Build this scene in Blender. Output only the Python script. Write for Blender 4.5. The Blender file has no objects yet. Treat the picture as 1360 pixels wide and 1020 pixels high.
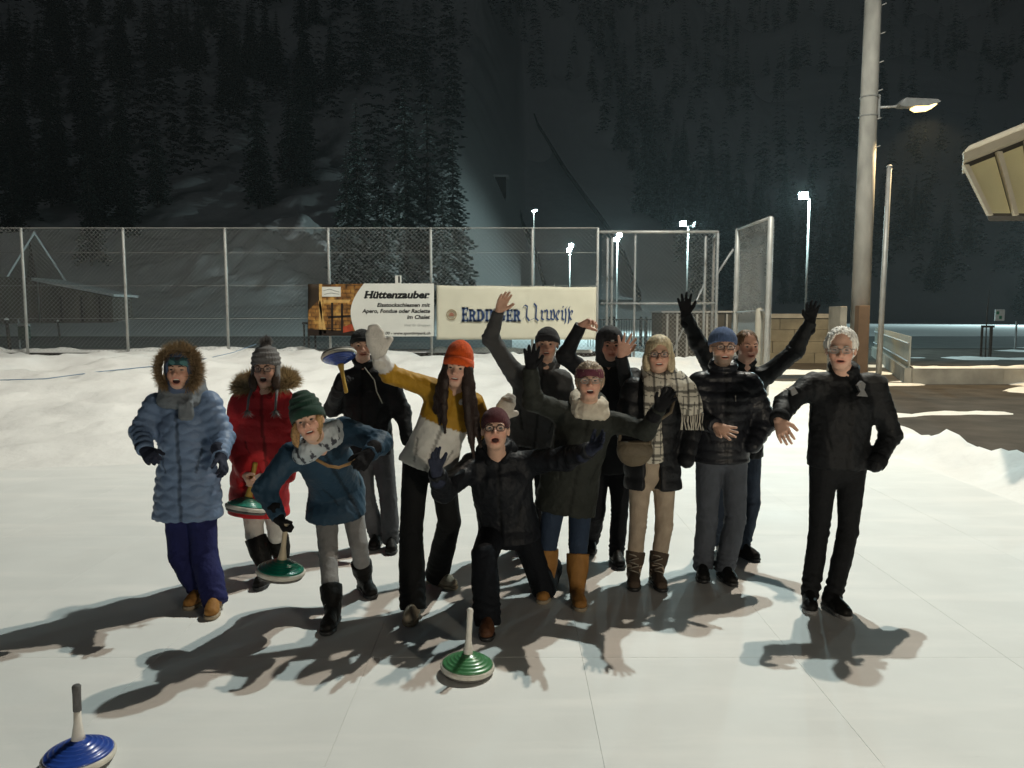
import bpy, math, random
import numpy as np
from mathutils import Vector, Matrix, noise as mnoise

SC = bpy.context.scene
COL = SC.collection
R = math.radians

# ------------------------------------------------------------------ camera
CAM_H, FPX, HORIZON = 1.88, 1020.0, 416.0          # eye height (m), focal length and horizon in photo pixels (1360x1020)
TH = math.atan((510 - HORIZON) / FPX)
cam = bpy.data.objects.new('camera', bpy.data.cameras.new('camera'))
COL.objects.link(cam)
cam.location = (0, 0, CAM_H)
cam.rotation_euler = (R(90) - TH, 0, 0)
cam.data.sensor_width = 36.0
cam.data.lens = 36.0 * FPX / 1360.0
cam.data.clip_start = 0.05
cam.data.clip_end = 3000
SC.camera = cam
CT, ST = math.cos(TH), math.sin(TH)


def W(u, v, D):
    """photo pixel + distance along the ground -> world point"""
    x = (u - 680) / FPX
    y = -(v - 510) / FPX
    t = D / (CT + y * ST)
    return np.array([x * t, D, CAM_H + t * (-ST + y * CT)])


def G(u, v, z=0.0):
    """photo pixel -> point on the level z"""
    x = (u - 680) / FPX
    y = -(v - 510) / FPX
    t = (z - CAM_H) / (-ST + y * CT)
    return np.array([x * t, t * (CT + y * ST), z])


# ------------------------------------------------------------------ night sky, faint moon, exposure
world = bpy.data.worlds.new('World')
SC.world = world
world.use_nodes = True
wn = world.node_tree
sky = wn.nodes.new('ShaderNodeTexSky')
sky.sky_type = 'NISHITA'
sky.sun_disc = False
sky.sun_elevation = R(28)
sky.sun_rotation = R(200)
bg = wn.nodes['Background']
bg.inputs['Strength'].default_value = 0.0006
wn.links.new(sky.outputs[0], bg.inputs['Color'])
moon = bpy.data.objects.new('moonlight', bpy.data.lights.new('moonlight', 'SUN'))
moon.data.energy = 0.03
moon.data.angle = R(8)
moon.data.color = (0.85, 0.92, 1.0)
moon.rotation_euler = (R(62), 0, R(-20))
COL.objects.link(moon)
VS = SC.view_settings
SC.display_settings.display_device = 'sRGB'
VS.view_transform = 'Standard'
VS.look = 'None'
VS.exposure = 0.0
VS.gamma = 1.0
VS.use_curve_mapping = False
SC.render.engine = 'CYCLES'
SC.cycles.use_denoising = True
SC.cycles.max_bounces = 6
SC.cycles.diffuse_bounces = 4
SC.cycles.volume_bounces = 0
SC.cycles.sample_clamp_indirect = 4.0
SC.cycles.caustics_reflective = False
SC.cycles.caustics_refractive = False

# ------------------------------------------------------------------ helpers
MATS = {}


def M(name, col, rough=0.75, var=0.18, vscale=9.0, bump=0.25, bscale=60.0, spec=0.3, metal=0.0, attr=False, emit=0.0, coat=0.0, sheen=0.0, stretch=None):
    if name in MATS:
        return MATS[name]
    m = bpy.data.materials.new(name)
    m.use_nodes = True
    nt = m.node_tree
    b = nt.nodes['Principled BSDF']
    b.inputs['Roughness'].default_value = rough
    b.inputs['Specular IOR Level'].default_value = spec
    b.inputs['Metallic'].default_value = metal
    b.inputs['Coat Weight'].default_value = coat
    b.inputs['Sheen Weight'].default_value = sheen
    tc = nt.nodes.new('ShaderNodeTexCoord')
    vec = tc.outputs['Object']
    if stretch:
        mp = nt.nodes.new('ShaderNodeMapping')
        mp.inputs['Scale'].default_value = stretch
        nt.links.new(vec, mp.inputs[0])
        vec = mp.outputs[0]
    nz = nt.nodes.new('ShaderNodeTexNoise')
    nz.inputs['Scale'].default_value = vscale
    nz.inputs['Detail'].default_value = 5
    nt.links.new(vec, nz.inputs['Vector'])
    mr = nt.nodes.new('ShaderNodeMapRange')
    mr.inputs['From Min'].default_value = 0.25
    mr.inputs['From Max'].default_value = 0.75
    mr.inputs['To Min'].default_value = 1 - var
    mr.inputs['To Max'].default_value = 1 + var
    nt.links.new(nz.outputs[0], mr.inputs[0])
    mx = nt.nodes.new('ShaderNodeMix')
    mx.data_type = 'RGBA'
    mx.blend_type = 'MULTIPLY'
    mx.inputs['Factor'].default_value = 1.0
    if attr:
        at = nt.nodes.new('ShaderNodeAttribute')
        at.attribute_name = 'Col'
        nt.links.new(at.outputs['Color'], mx.inputs['A'])
    else:
        mx.inputs['A'].default_value = (*col, 1)
    nt.links.new(mr.outputs[0], mx.inputs['B'])
    nt.links.new(mx.outputs['Result'], b.inputs['Base Color'])
    if bump > 0:
        n2 = nt.nodes.new('ShaderNodeTexNoise')
        n2.inputs['Scale'].default_value = bscale
        n2.inputs['Detail'].default_value = 4
        nt.links.new(vec, n2.inputs['Vector'])
        bp = nt.nodes.new('ShaderNodeBump')
        bp.inputs['Strength'].default_value = bump
        bp.inputs['Distance'].default_value = 0.01
        nt.links.new(n2.outputs[0], bp.inputs['Height'])
        nt.links.new(bp.outputs[0], b.inputs['Normal'])
    if emit > 0:
        b.inputs['Emission Color'].default_value = (*col, 1)
        b.inputs['Emission Strength'].default_value = emit
    MATS[name] = m
    return m


def tag(o, label=None, cat=None, group=None, kind=None):
    if label: o['label'] = label
    if cat: o['category'] = cat
    if group: o['group'] = group
    if kind: o['kind'] = kind
    return o


def empty(name, loc, label, cat, group=None):
    o = bpy.data.objects.new(name, None)
    o.location = tuple(float(c) for c in loc)
    o.empty_display_size = 0.1
    COL.objects.link(o)
    return tag(o, label, cat, group)


ORG = {}


def origin(p):
    """world origin of a (translation-only) parent chain"""
    v = np.zeros(3)
    while p is not None:
        v += np.array(p.location)
        p = p.parent
    return v


def mesh_obj(name, V, F, mat, parent=None, smooth=True, cols=None, local=False):
    """V in world coordinates (or local), linked as ONE mesh object"""
    V = np.asarray(V, dtype=np.float64)
    if parent is not None and not local:
        V = V - origin(parent)
    me = bpy.data.meshes.new(name)
    if isinstance(F, np.ndarray):
        nf, k = F.shape
        me.vertices.add(len(V))
        me.vertices.foreach_set('co', V.astype(np.float32).ravel())
        me.loops.add(nf * k)
        me.loops.foreach_set('vertex_index', F.astype(np.int32).ravel())
        me.polygons.add(nf)
        me.polygons.foreach_set('loop_start', np.arange(0, nf * k, k, dtype=np.int32))
        me.polygons.foreach_set('loop_total', np.full(nf, k, dtype=np.int32))
        me.update(calc_edges=True)
    else:
        me.from_pydata([tuple(v) for v in V.tolist()], [], F)
        me.update()
    if smooth:
        me.polygons.foreach_set('use_smooth', [True] * len(me.polygons))
    if cols is not None:
        ca = me.color_attributes.new('Col', 'FLOAT_COLOR', 'POINT')
        c4 = np.ones((len(V), 4), dtype=np.float32)
        c4[:, :3] = cols
        ca.data.foreach_set('color', c4.ravel())
    mats = mat if isinstance(mat, (list, tuple)) else [mat]
    for m in mats:
        me.materials.append(m)
    o = bpy.data.objects.new(name, me)
    COL.objects.link(o)
    if parent is not None:
        o.parent = parent
    return o


class MB:
    """collects simple shapes into one mesh"""
    def __init__(self):
        self.V = []
        self.F = []

    def add(self, V, F):
        n = len(self.V)
        self.V += [tuple(map(float, v)) for v in V]
        self.F += [tuple(i + n for i in f) for f in F]
        return self

    def box(self, lo, hi, bev=0.0):
        x0, y0, z0 = lo
        x1, y1, z1 = hi
        if bev <= 0:
            V = [(x0, y0, z0), (x1, y0, z0), (x1, y1, z0), (x0, y1, z0), (x0, y0, z1), (x1, y0, z1), (x1, y1, z1), (x0, y1, z1)]
            return self.add(V, [(0, 3, 2, 1), (4, 5, 6, 7), (0, 1, 5, 4), (1, 2, 6, 5), (2, 3, 7, 6), (3, 0, 4, 7)])
        b = bev
        V = [(x0, y0, z0), (x1, y0, z0), (x1, y1, z0), (x0, y1, z0), (x0, y0, z1 - b), (x1, y0, z1 - b), (x1, y1, z1 - b), (x0, y1, z1 - b),
             (x0 + b, y0 + b, z1), (x1 - b, y0 + b, z1), (x1 - b, y1 - b, z1), (x0 + b, y1 - b, z1)]
        return self.add(V, [(0, 3, 2, 1), (8, 9, 10, 11), (0, 1, 5, 4), (1, 2, 6, 5), (2, 3, 7, 6), (3, 0, 4, 7),
                            (4, 5, 9, 8), (5, 6, 10, 9), (6, 7, 11, 10), (7, 4, 8, 11)])

    def tube(self, pts, rad, n=8, closed=False, cap=True):
        P = [np.array(p, float) for p in pts]
        m = len(P)
        if np.isscalar(rad):
            rad = [rad] * m
        up = np.array([0.0, 0.0, 1.0])
        V, F = [], []
        prev = None
        for i in range(m):
            if closed:
                d = P[(i + 1) % m] - P[i - 1]
            else:
                d = P[min(i + 1, m - 1)] - P[max(i - 1, 0)]
            d = d / (np.linalg.norm(d) + 1e-12)
            if prev is None:
                a = np.cross(d, up)
                if np.linalg.norm(a) < 0.1:
                    a = np.cross(d, np.array([1.0, 0, 0]))
            else:
                a = prev - d * np.dot(prev, d)
            a = a / (np.linalg.norm(a) + 1e-12)
            prev = a
            b = np.cross(d, a)
            for k in range(n):
                t = 2 * math.pi * k / n
                V.append(P[i] + rad[i] * (math.cos(t) * a + math.sin(t) * b))
        last = m if closed else m - 1
        for i in range(last):
            j = (i + 1) % m
            for k in range(n):
                l = (k + 1) % n
                F.append((i * n + k, i * n + l, j * n + l, j * n + k))
        if cap and not closed:
            F.append(tuple(range(n - 1, -1, -1)))
            F.append(tuple((m - 1) * n + k for k in range(n)))
        return self.add(V, F)

    def lathe(self, prof, n=32, c=(0, 0, 0)):
        V, F = [], []
        m = len(prof)
        for (r, z) in prof:
            for k in range(n):
                t = 2 * math.pi * k / n
                V.append((c[0] + r * math.cos(t), c[1] + r * math.sin(t), c[2] + z))
        for i in range(m - 1):
            for k in range(n):
                l = (k + 1) % n
                F.append((i * n + k, i * n + l, (i + 1) * n + l, (i + 1) * n + k))
        F.append(tuple(range(n - 1, -1, -1)))
        F.append(tuple((m - 1) * n + k for k in range(n)))
        return self.add(V, F)

    def prism(self, poly, y0, y1):
        """polygon in x,z extruded along y"""
        n = len(poly)
        V = [(p[0], y0, p[1]) for p in poly] + [(p[0], y1, p[1]) for p in poly]
        F = [tuple(range(n)), tuple(range(2 * n - 1, n - 1, -1))]
        for i in range(n):
            j = (i + 1) % n
            F.append((j, i, n + i, n + j))
        return self.add(V, F)

    def build(self, name, mat, parent=None, smooth=False, local=False):
        return mesh_obj(name, self.V, self.F, mat, parent, smooth, local=local)


def nrm(v):
    v = np.asarray(v, float)
    return v / (np.linalg.norm(v) + 1e-12)


def lerp(a, b, t):
    return np.asarray(a, float) * (1 - t) + np.asarray(b, float) * t


def fbm(x, y, z=0.0, o=4, s=1.0):
    return mnoise.fractal(Vector((x * s, y * s, z)), 1.0, 2.0, o)


def lamp_light(name, loc, power, color, radius, parent=None, spot=None, aim=None, blend=0.3):
    L = bpy.data.lights.new(name, 'SPOT' if spot else 'POINT')
    L.energy = power
    L.color = color
    L.shadow_soft_size = radius
    o = bpy.data.objects.new(name, L)
    COL.objects.link(o)
    if spot:
        L.spot_size = R(spot)
        L.spot_blend = blend
        o.rotation_euler = Vector(tuple(np.array(aim) - np.array(loc))).to_track_quat('-Z', 'Y').to_euler()
    o.location = tuple(np.array(loc, float) - (origin(parent) if parent else 0))
    if parent:
        o.parent = parent
    return o


# ------------------------------------------------------------------ numpy value noise
def _hash(ix, iy, seed):
    h = (ix * 374761393 + iy * 668265263 + seed * 1442695041) & 0xFFFFFFFF
    h = ((h ^ (h >> 13)) * 1274126177) & 0xFFFFFFFF
    return ((h ^ (h >> 16)) & 0xFFFF) / 65535.0


def vnoise(x, y, seed=0):
    x = np.asarray(x, float); y = np.asarray(y, float)
    ix = np.floor(x).astype(np.int64); iy = np.floor(y).astype(np.int64)
    fx = x - ix; fy = y - iy
    fx = fx * fx * (3 - 2 * fx); fy = fy * fy * (3 - 2 * fy)
    a = _hash(ix, iy, seed); b = _hash(ix + 1, iy, seed); c = _hash(ix, iy + 1, seed); d = _hash(ix + 1, iy + 1, seed)
    return (a * (1 - fx) + b * fx) * (1 - fy) + (c * (1 - fx) + d * fx) * fy


def nfbm(x, y, oct=4, seed=0):
    s = 0.0; a = 0.5
    for i in range(oct):
        s = s + a * (vnoise(x * 2 ** i, y * 2 ** i, seed + i * 17) - 0.5) * 2
        a *= 0.5
    return s


def sstep(a, b, x):
    t = np.clip((x - a) / (b - a), 0, 1)
    return t * t * (3 - 2 * t)


# ------------------------------------------------------------------ terrain
def hill_foot(x):
    return 88 + 52 * sstep(-14, 5, x) + 45 * sstep(30, 70, x)


def terrain(x, y):
    x = np.asarray(x, float); y = np.asarray(y, float)
    z = np.full(np.broadcast(x, y).shape, -0.06)
    # snow heaped up behind the ice
    q = y - (9.6 + 0.30 * (x + 2))
    lump = nfbm(x * 0.55, y * 0.55, 4, 3)
    fine = nfbm(x * 2.2, y * 2.2, 3, 9)
    bank = 0.86 * sstep(0, 8.2, q) * (1 + 0.14 * lump) + 0.05 * sstep(0, 1.0, q) + (0.11 * fine + 0.12 * lump + 0.09 * np.maximum(nfbm(x * 4.5, y * 4.5, 3, 19), 0)) * sstep(0.2, 3.0, q)
    bank = bank + 0.10 * np.maximum(nfbm(x * 1.1 + 7, y * 1.1, 3, 21), 0) * sstep(5, 8, q)
    bank = bank * (1 - sstep(18.6, 20.8, y)) * (1 - sstep(3.4, 5.6, x - 0.15 * (y - 12)))
    z = np.maximum(z, -0.06 + bank)
    # small ridge between ice and asphalt, and swept snow beyond it
    ridge = (0.25 + 0.20 * fine + 0.10 * lump + 0.10 * nfbm(x * 5, y * 5, 2, 13)) * np.exp(-((x - (5.7 + 0.12 * np.sin(y * 0.9))) / 0.42) ** 2) * sstep(4.0, 6.5, y) * (1 - sstep(13.0, 15.5, y))
    z = np.maximum(z, -0.06 + ridge)
    apron = 0.13 * sstep(0.16, 0.55, nfbm(x * 0.35 + 3, y * 0.7, 4, 31) + 0.55 * np.exp(-((y - 20.3) / 1.5) ** 2) + 0.62 * np.exp(-((x - 5.2) / 1.6) ** 2) * sstep(11, 14, y))
    z = np.where((x > 4) & (y > 9) & (y < 42), np.maximum(z, -0.06 + apron * sstep(9, 12, y)), z)
    # valley floor
    far = sstep(21, 24, y) * (x < 6)
    z = z + far * (0.03 + 0.04 * nfbm(x * 0.3, y * 0.3, 3, 41))
    road = sstep(39, 41, y) * (1 - sstep(61, 65, y)) * (1 - sstep(-2, 4, x))
    z = z - road * 0.10
    z = z + sstep(64, 66.5, y) * 0.10
    dl = np.maximum(y - 66, 0) * (1 - sstep(-14, 5, x))
    z = z + 0.085 * dl * np.exp(-np.maximum(dl - 25, 0) / 40)
    d = np.maximum(y - hill_foot(x), 0)
    hz = 0.60 * d * d / (d + 20)
    rough = nfbm(x / 30, y / 30, 5, 51)
    corridor = np.exp(-((x - (12 - 0.045 * (y - 150))) / 17) ** 2)
    hz = hz * (1 + 0.16 * rough * (1 - corridor)) + np.minimum(d, 30) / 30 * 1.5 * nfbm(x / 6, y / 6, 4, 61) * (1 - corridor)
    z = z + hz
    # broken snow-covered spur on the left
    sp = np.exp(-((x + 31) / 15) ** 2 - ((y - 104) / 13) ** 2)
    z = z + sp * (5.5 + 3.0 * nfbm(x / 3.2, y / 3.2, 4, 71) + 1.3 * np.abs(nfbm(x / 1.5 + 0.4 * y, y / 1.8, 3, 77)))
    return z


def axis(parts):
    out = []
    for a, b, n in parts:
        out += list(np.linspace(a, b, n, endpoint=False))
    return np.array(out + [parts[-1][1]])


gx = axis([(-620, -120, 26), (-120, -52, 40), (-52, -20, 60), (-20, -10, 36), (-10, 9, 110), (9, 22, 50), (22, 120, 60), (120, 620, 26)])
gy = axis([(-40, 4, 6), (4, 9, 34), (9, 22, 90), (22, 64, 40), (64, 68, 8), (68, 82, 16), (82, 126, 90), (126, 130, 4), (130, 300, 70), (300, 760, 46)])
GX, GY = np.meshgrid(gx, gy, indexing='ij')
GZ = terrain(GX, GY)
nx_, ny_ = GX.shape
gi = np.arange(nx_ * ny_).reshape(nx_, ny_)
gF = np.stack([gi[:-1, :-1], gi[1:, :-1], gi[1:, 1:], gi[:-1, 1:]], -1).reshape(-1, 4)
snow = M('snow', (0.80, 0.80, 0.78), rough=0.65, var=0.07, vscale=1.6, bump=0.55, bscale=4, spec=0.2)
for _n in snow.node_tree.nodes:
    if _n.type == 'BUMP':
        _n.inputs['Distance'].default_value = 0.05
ground = mesh_obj('ground', np.stack([GX, GY, GZ], -1).reshape(-1, 3), gF, snow)
tag(ground, kind='structure')

# asphalt on the right, valley road beyond the fence
asph = M('asphalt', (0.075, 0.066, 0.056), rough=0.95, var=0.35, vscale=1.4, bump=0.5, bscale=40, spec=0.04)
o = mesh_obj('asphalt_yard', [(5.6, 6.0, 0), (60, 6.0, 0), (60, 41, 0), (5.6, 41, 0)], [(0, 1, 2, 3)], asph)
tag(o, kind='structure')
gray = M('gravel_road', (0.13, 0.135, 0.13), rough=0.85, var=0.5, vscale=0.6, bump=0.6, bscale=8, stretch=(0.15, 1, 1))
o = mesh_obj('valley_road', [(-90, 40.5, 0.01), (0, 40.5, 0.01), (0, 62.5, 0.01), (-90, 62.5, 0.01)], [(0, 1, 2, 3)], gray)
tag(o, kind='structure')
o = mesh_obj('unlit_field', [(6, 41.2, 0.005), (110, 41.2, 0.005), (110, 63, 0.005), (6, 63, 0.005)], [(0, 1, 2, 3)], M('unlit_field', (0.045, 0.05, 0.045), rough=0.9, var=0.5, vscale=0.8, bump=0.6, bscale=6))  # the unlit field's darkness is put into this sheet's colour
tag(o, kind='structure')

# ------------------------------------------------------------------ ice: white plates laid edge to edge
ice_mat = M('ice', (0.75, 0.765, 0.75), rough=0.42, var=0.045, vscale=2.2, bump=0.25, bscale=6, spec=0.18)
nt = ice_mat.node_tree
bs = nt.nodes['Principled BSDF']
geo = nt.nodes.new('ShaderNodeNewGeometry')
tint = nt.nodes['Mix'].outputs['Result']
mp = nt.nodes.new('ShaderNodeMapping'); mp.inputs['Scale'].default_value = (9, 30, 1); mp.inputs['Rotation'].default_value = (0, 0, 0.6)
nt.links.new(geo.outputs['Position'], mp.inputs[0])
vz = nt.nodes.new('ShaderNodeTexNoise'); vz.inputs['Scale'].default_value = 0.9; vz.inputs['Detail'].default_value = 2
nt.links.new(mp.outputs[0], vz.inputs['Vector'])
rp = nt.nodes.new('ShaderNodeMapRange'); rp.inputs['From Min'].default_value = 0.74; rp.inputs['From Max'].default_value = 0.80; rp.inputs['To Max'].default_value = 0.55
nt.links.new(vz.outputs[0], rp.inputs[0])
n3 = nt.nodes.new('ShaderNodeTexNoise'); n3.inputs['Scale'].default_value = 0.7; n3.inputs['Detail'].default_value = 6
nt.links.new(geo.outputs['Position'], n3.inputs['Vector'])
r3 = nt.nodes.new('ShaderNodeMapRange'); r3.inputs['From Min'].default_value = 0.35; r3.inputs['From Max'].default_value = 0.75; r3.inputs['To Min'].default_value = 0.5; r3.inputs['To Max'].default_value = 0.75
nt.links.new(n3.outputs[0], r3.inputs[0]); nt.links.new(r3.outputs[0], bs.inputs['Roughness'])
mx = nt.nodes.new('ShaderNodeMix'); mx.data_type = 'RGBA'; mx.inputs['B'].default_value = (0.42, 0.42, 0.40, 1)
nt.links.new(rp.outputs[0], mx.inputs['Factor']); nt.links.new(tint, mx.inputs['A']); nt.links.new(mx.outputs['Result'], bs.inputs['Base Color'])
# wind-blown snow dust lying in long streaks
mp4 = nt.nodes.new('ShaderNodeMapping'); mp4.inputs['Rotation'].default_value = (0, 0, -0.62); mp4.inputs['Scale'].default_value = (0.55, 3.6, 1)
nt.links.new(geo.outputs['Position'], mp4.inputs[0])
n4 = nt.nodes.new('ShaderNodeTexNoise'); n4.inputs['Scale'].default_value = 0.8; n4.inputs['Detail'].default_value = 7; n4.inputs['Roughness'].default_value = 0.62
nt.links.new(mp4.outputs[0], n4.inputs['Vector'])
r4 = nt.nodes.new('ShaderNodeMapRange'); r4.inputs['From Min'].default_value = 0.50; r4.inputs['From Max'].default_value = 0.66
nt.links.new(n4.outputs[0], r4.inputs[0])
m4 = nt.nodes.new('ShaderNodeMix'); m4.data_type = 'RGBA'; m4.inputs['B'].default_value = (0.815, 0.82, 0.80, 1)
nt.links.new(r4.outputs[0], m4.inputs['Factor']); nt.links.new(mx.outputs['Result'], m4.inputs['A']); nt.links.new(m4.outputs['Result'], bs.inputs['Base Color'])
rink = mesh_obj('ice_rink', [(-10.6, -3, -0.05), (5.72, -3, -0.05), (5.72, 13.2, -0.05), (-10.6, 13.2, -0.05)], [(0, 1, 2, 3)], ice_mat)
tag(rink, kind='structure')
pw, pl, gap = 1.165, 2.33, 0.0006
me0 = None
rnd = random.Random(5)
for i in range(-9, 5):
    for j in range(-3, 4):
        x0 = 0.385 + i * pw
        y0 = 4.06 + j * pl
        if x0 + pw > 5.75 or x0 < -10.6:
            continue
        if me0 is None:
            mb = MB().box((gap, gap, -0.045), (pw - gap, pl - gap, 0), 0.0004)
            p = mb.build('ice_plate', ice_mat, rink, local=True)
            me0 = p.data
        else:
            p = bpy.data.objects.new('ice_plate', me0)
            COL.objects.link(p)
            p.parent = rink
        p.location = (x0, y0, -rnd.random() * 0.0006)

# ------------------------------------------------------------------ metals, wood
galv = M('galvanised_steel', (0.42, 0.42, 0.40), rough=0.5, var=0.2, vscale=5, bump=0.1, metal=0.35)
galvd = M('weathered_steel', (0.30, 0.31, 0.31), rough=0.55, var=0.25, vscale=7, bump=0.1, metal=0.3)
mastm = M('mast_concrete', (0.36, 0.35, 0.32), rough=0.8, var=0.3, vscale=3, bump=0.3, bscale=30, stretch=(1, 1, 0.4))
wire = M('fence_wire', (0.42, 0.43, 0.42), rough=0.5, var=0.05, bump=0, metal=0.2)
darkwood = M('dark_wood', (0.045, 0.035, 0.028), rough=0.85, var=0.4, vscale=4, bump=0.4, stretch=(1, 1, 6))
concrete = M('concrete', (0.36, 0.33, 0.27), rough=0.85, var=0.28, vscale=2.2, bump=0.4, bscale=35)
blackm = M('black_paint', (0.02, 0.021, 0.022), rough=0.5, var=0.1, bump=0.1)


def chain_link(name, o, ex, width, z0, z1, parent, s=0.075, r=0.0026):
    """two families of diagonal wires in the plane through o along ex"""
    o = np.array(o, float); ex = nrm(ex); H = z1 - z0
    mb = MB()
    nrmv = np.cross(ex, [0, 0, 1])
    st = s * math.sqrt(2)
    for fam in (1, -1):
        c = -H
        while c < width:
            ts = []
            if fam == 1:
                a0, b0 = max(0, -c), min(H, width - c)
                p, q = (c + a0, a0), (c + b0, b0)
            else:
                a0, b0 = max(0, -c), min(H, width - c)
                p, q = (c + a0, H - a0), (c + b0, H - b0)
            if b0 - a0 > 0.03:
                off = nrmv * (0.002 * fam)
                A = o + ex * p[0] + np.array([0, 0, z0 + p[1]]) + off
                B = o + ex * q[0] + np.array([0, 0, z0 + q[1]]) + off
                mb.tube([A, B], r, 3, cap=False)
            c += st
    return mb.build(name, wire, parent)


def post(name, base, h, r, mat, parent, n=10):
    base = np.array(base, float)
    mb = MB().tube([base, base + [0, 0, h - r * 0.6], base + [0, 0, h]], [r, r, r * 0.5], n)
    return mb.build(name, mat, parent, smooth=True)


# ------------------------------------------------------------------ ball-stop fence behind the rink
FY = 19.0
FX = [W(u, 416, FY)[0] for u in (-236, -101, 34, 168, 302, 438, 573, 707, 793)]
FT = W(500, 302, FY)[2]
fence = empty('chain_link_fence', (-5, FY, 0), 'long tall chain-link fence with slim steel posts behind the snow bank', 'fence')
for x in FX:
    post('post', (x, FY, 0), FT, 0.034, galv, fence)
for a, b in zip(FX[:-1], FX[1:]):
    chain_link('wire_mesh', (a, FY - 0.05, 0), (1, 0, 0), b - a, 0.75, FT - 0.02, fence)
mb = MB()
for z in (FT - 0.02, 3.35, 2.55, 1.75):
    mb.tube([(FX[0], FY - 0.055, z), (FX[-1], FY - 0.055, z)], 0.0035 if z < FT - 0.1 else 0.009, 5)
mb.build('tension_wire', galv, fence)
# low board wall with snow on top at the foot of the fence
bw = empty('board_kerb', (-5, FY + 0.3, 0), 'low dark board edging under the tall fence, capped with snow', 'edging')
bx0 = FX[0]
k = 0
while bx0 < 2.0:
    MB().box((bx0 + 0.01, FY + 0.22, -0.1), (bx0 + 2.48, FY + 0.30, 0.90 + 0.03 * (k % 3)), 0.01).build('board', darkwood, bw)
    bx0 += 2.5; k += 1
# snow caps along it
cx = np.linspace(FX[0], 2.0, 220)
prof = np.linspace(0, math.pi, 7)
CV, CF = [], []
for i, x in enumerate(cx):
    hh = 0.07 + 0.10 * max(0, float(nfbm(np.array(x * 1.7), np.array(0.0), 3, 81)) + 0.25)
    for t in prof:
        CV.append((x, FY + 0.26 - 0.12 * math.cos(t), 0.90 + hh * math.sin(t)))
for i in range(len(cx) - 1):
    for j in range(6):
        CF.append((i * 7 + j, i * 7 + j + 1, (i + 1) * 7 + j + 1, (i + 1) * 7 + j))
mesh_obj('snow_cap', CV, CF, snow, bw)

# frame of steel posts right of the banners
fr = empty('fence_gate_frame', (W(870, 416, FY)[0], FY, 0), 'tall mesh gate frame of steel posts right of the cream banner', 'gate')
x1, x2 = FX[-1] + 0.09, W(951, 416, FY)[0]
zt = W(870, 308, FY)[2]
for u, dy in ((806, 1.2), (812, 1.2), (935, 0.8), (951, 0.0), (946, 1.0)):
    p = W(u, 416, FY + dy)
    post('post', (p[0], FY + dy, 0), zt - 0.02, 0.035, galvd, fr)
pm = W(843, 416, FY)
post('post', (pm[0], FY + 0.07, 0), zt, 0.03, galvd, fr)
mb = MB().tube([(x1 - 0.05, FY, zt), (x2, FY, zt)], 0.035, 8)
mb.tube([(x2, FY, zt), (W(946, 416, FY + 1)[0], FY + 1.0, zt - 0.03)], 0.03, 8)
mb.build('top_rail', galv, fr, smooth=True)
zl = W(870, 403, FY)[2]
MB().tube([(x1, FY, zl), (x2, FY, zl)], 0.025, 8).build('middle_rail', galvd, fr, smooth=True)
chain_link('wire_mesh', (x1, FY - 0.05, 0), (1, 0, 0), x2 - x1, 0.15, zt - 0.03, fr)
MB().tube([W(893, 468, FY - 0.1), W(935, 378, FY - 0.1)], 0.022, 8).build('brace', galvd, fr, smooth=True)
MB().tube([W(951, 366, FY + 0.06), W(974, 331, FY + 0.06)], 0.03, 8).build('brace', galvd, fr, smooth=True)
# panel that turns toward the camera
pn = empty('mesh_fence_wing', (5.5, 17.8, 0), 'narrow tall mesh panel turned toward the rink beside the gate frame', 'fence panel')
pa, pb = W(977, 416, 19.0), W(1020, 416, 16.65)
zp = W(1020, 287, 16.65)[2]
for p in (pa, pb):
    post('post', (p[0], p[1], 0), zp, 0.062, galv, pn)
MB().tube([(pa[0], pa[1], zp - .03), (pb[0], pb[1], zp - .03)], 0.035, 8).build('top_rail', galv, pn, smooth=True)
MB().tube([(pa[0], pa[1], 1.9), (pb[0], pb[1], 1.95)], 0.02, 8).build('middle_rail', galvd, pn, smooth=True)
dv = (pb - pa); dv[2] = 0
chain_link('wire_mesh', (pa[0] + 0.03, pa[1], 0), dv, np.linalg.norm(dv), 0.1, zp - 0.05, pn, s=0.05, r=0.0015)
chain_link('wire_mesh', (pa[0] + 0.08, pa[1], 0), dv, np.linalg.norm(dv), 0.1, zp - 0.05, pn, s=0.05, r=0.0015)
post('latch_post', (W(1009, 416, 17.2)[0], 17.2, 0), 2.0, 0.09, concrete, pn)

# ------------------------------------------------------------------ banners tied to the fence
def text_mesh(body, size, shear=0.0, bold=0.0, align='LEFT', squeeze=1.0, space=1.0):
    cu = bpy.data.curves.new('t', 'FONT')
    cu.body = body; cu.size = size; cu.shear = shear; cu.offset = bold; cu.align_x = align; cu.space_character = space
    cu.resolution_u = 3
    ob = bpy.data.objects.new('t', cu)
    COL.objects.link(ob)
    dg = bpy.context.evaluated_depsgraph_get()
    me = bpy.data.meshes.new_from_object(ob.evaluated_get(dg))
    bpy.data.objects.remove(ob)
    V = np.array([v.co[:] for v in me.vertices]) if len(me.vertices) else np.zeros((0, 3))
    F = [tuple(p.vertices) for p in me.polygons]
    bpy.data.meshes.remove(me)
    V[:, 0] *= squeeze
    return V, F


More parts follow.
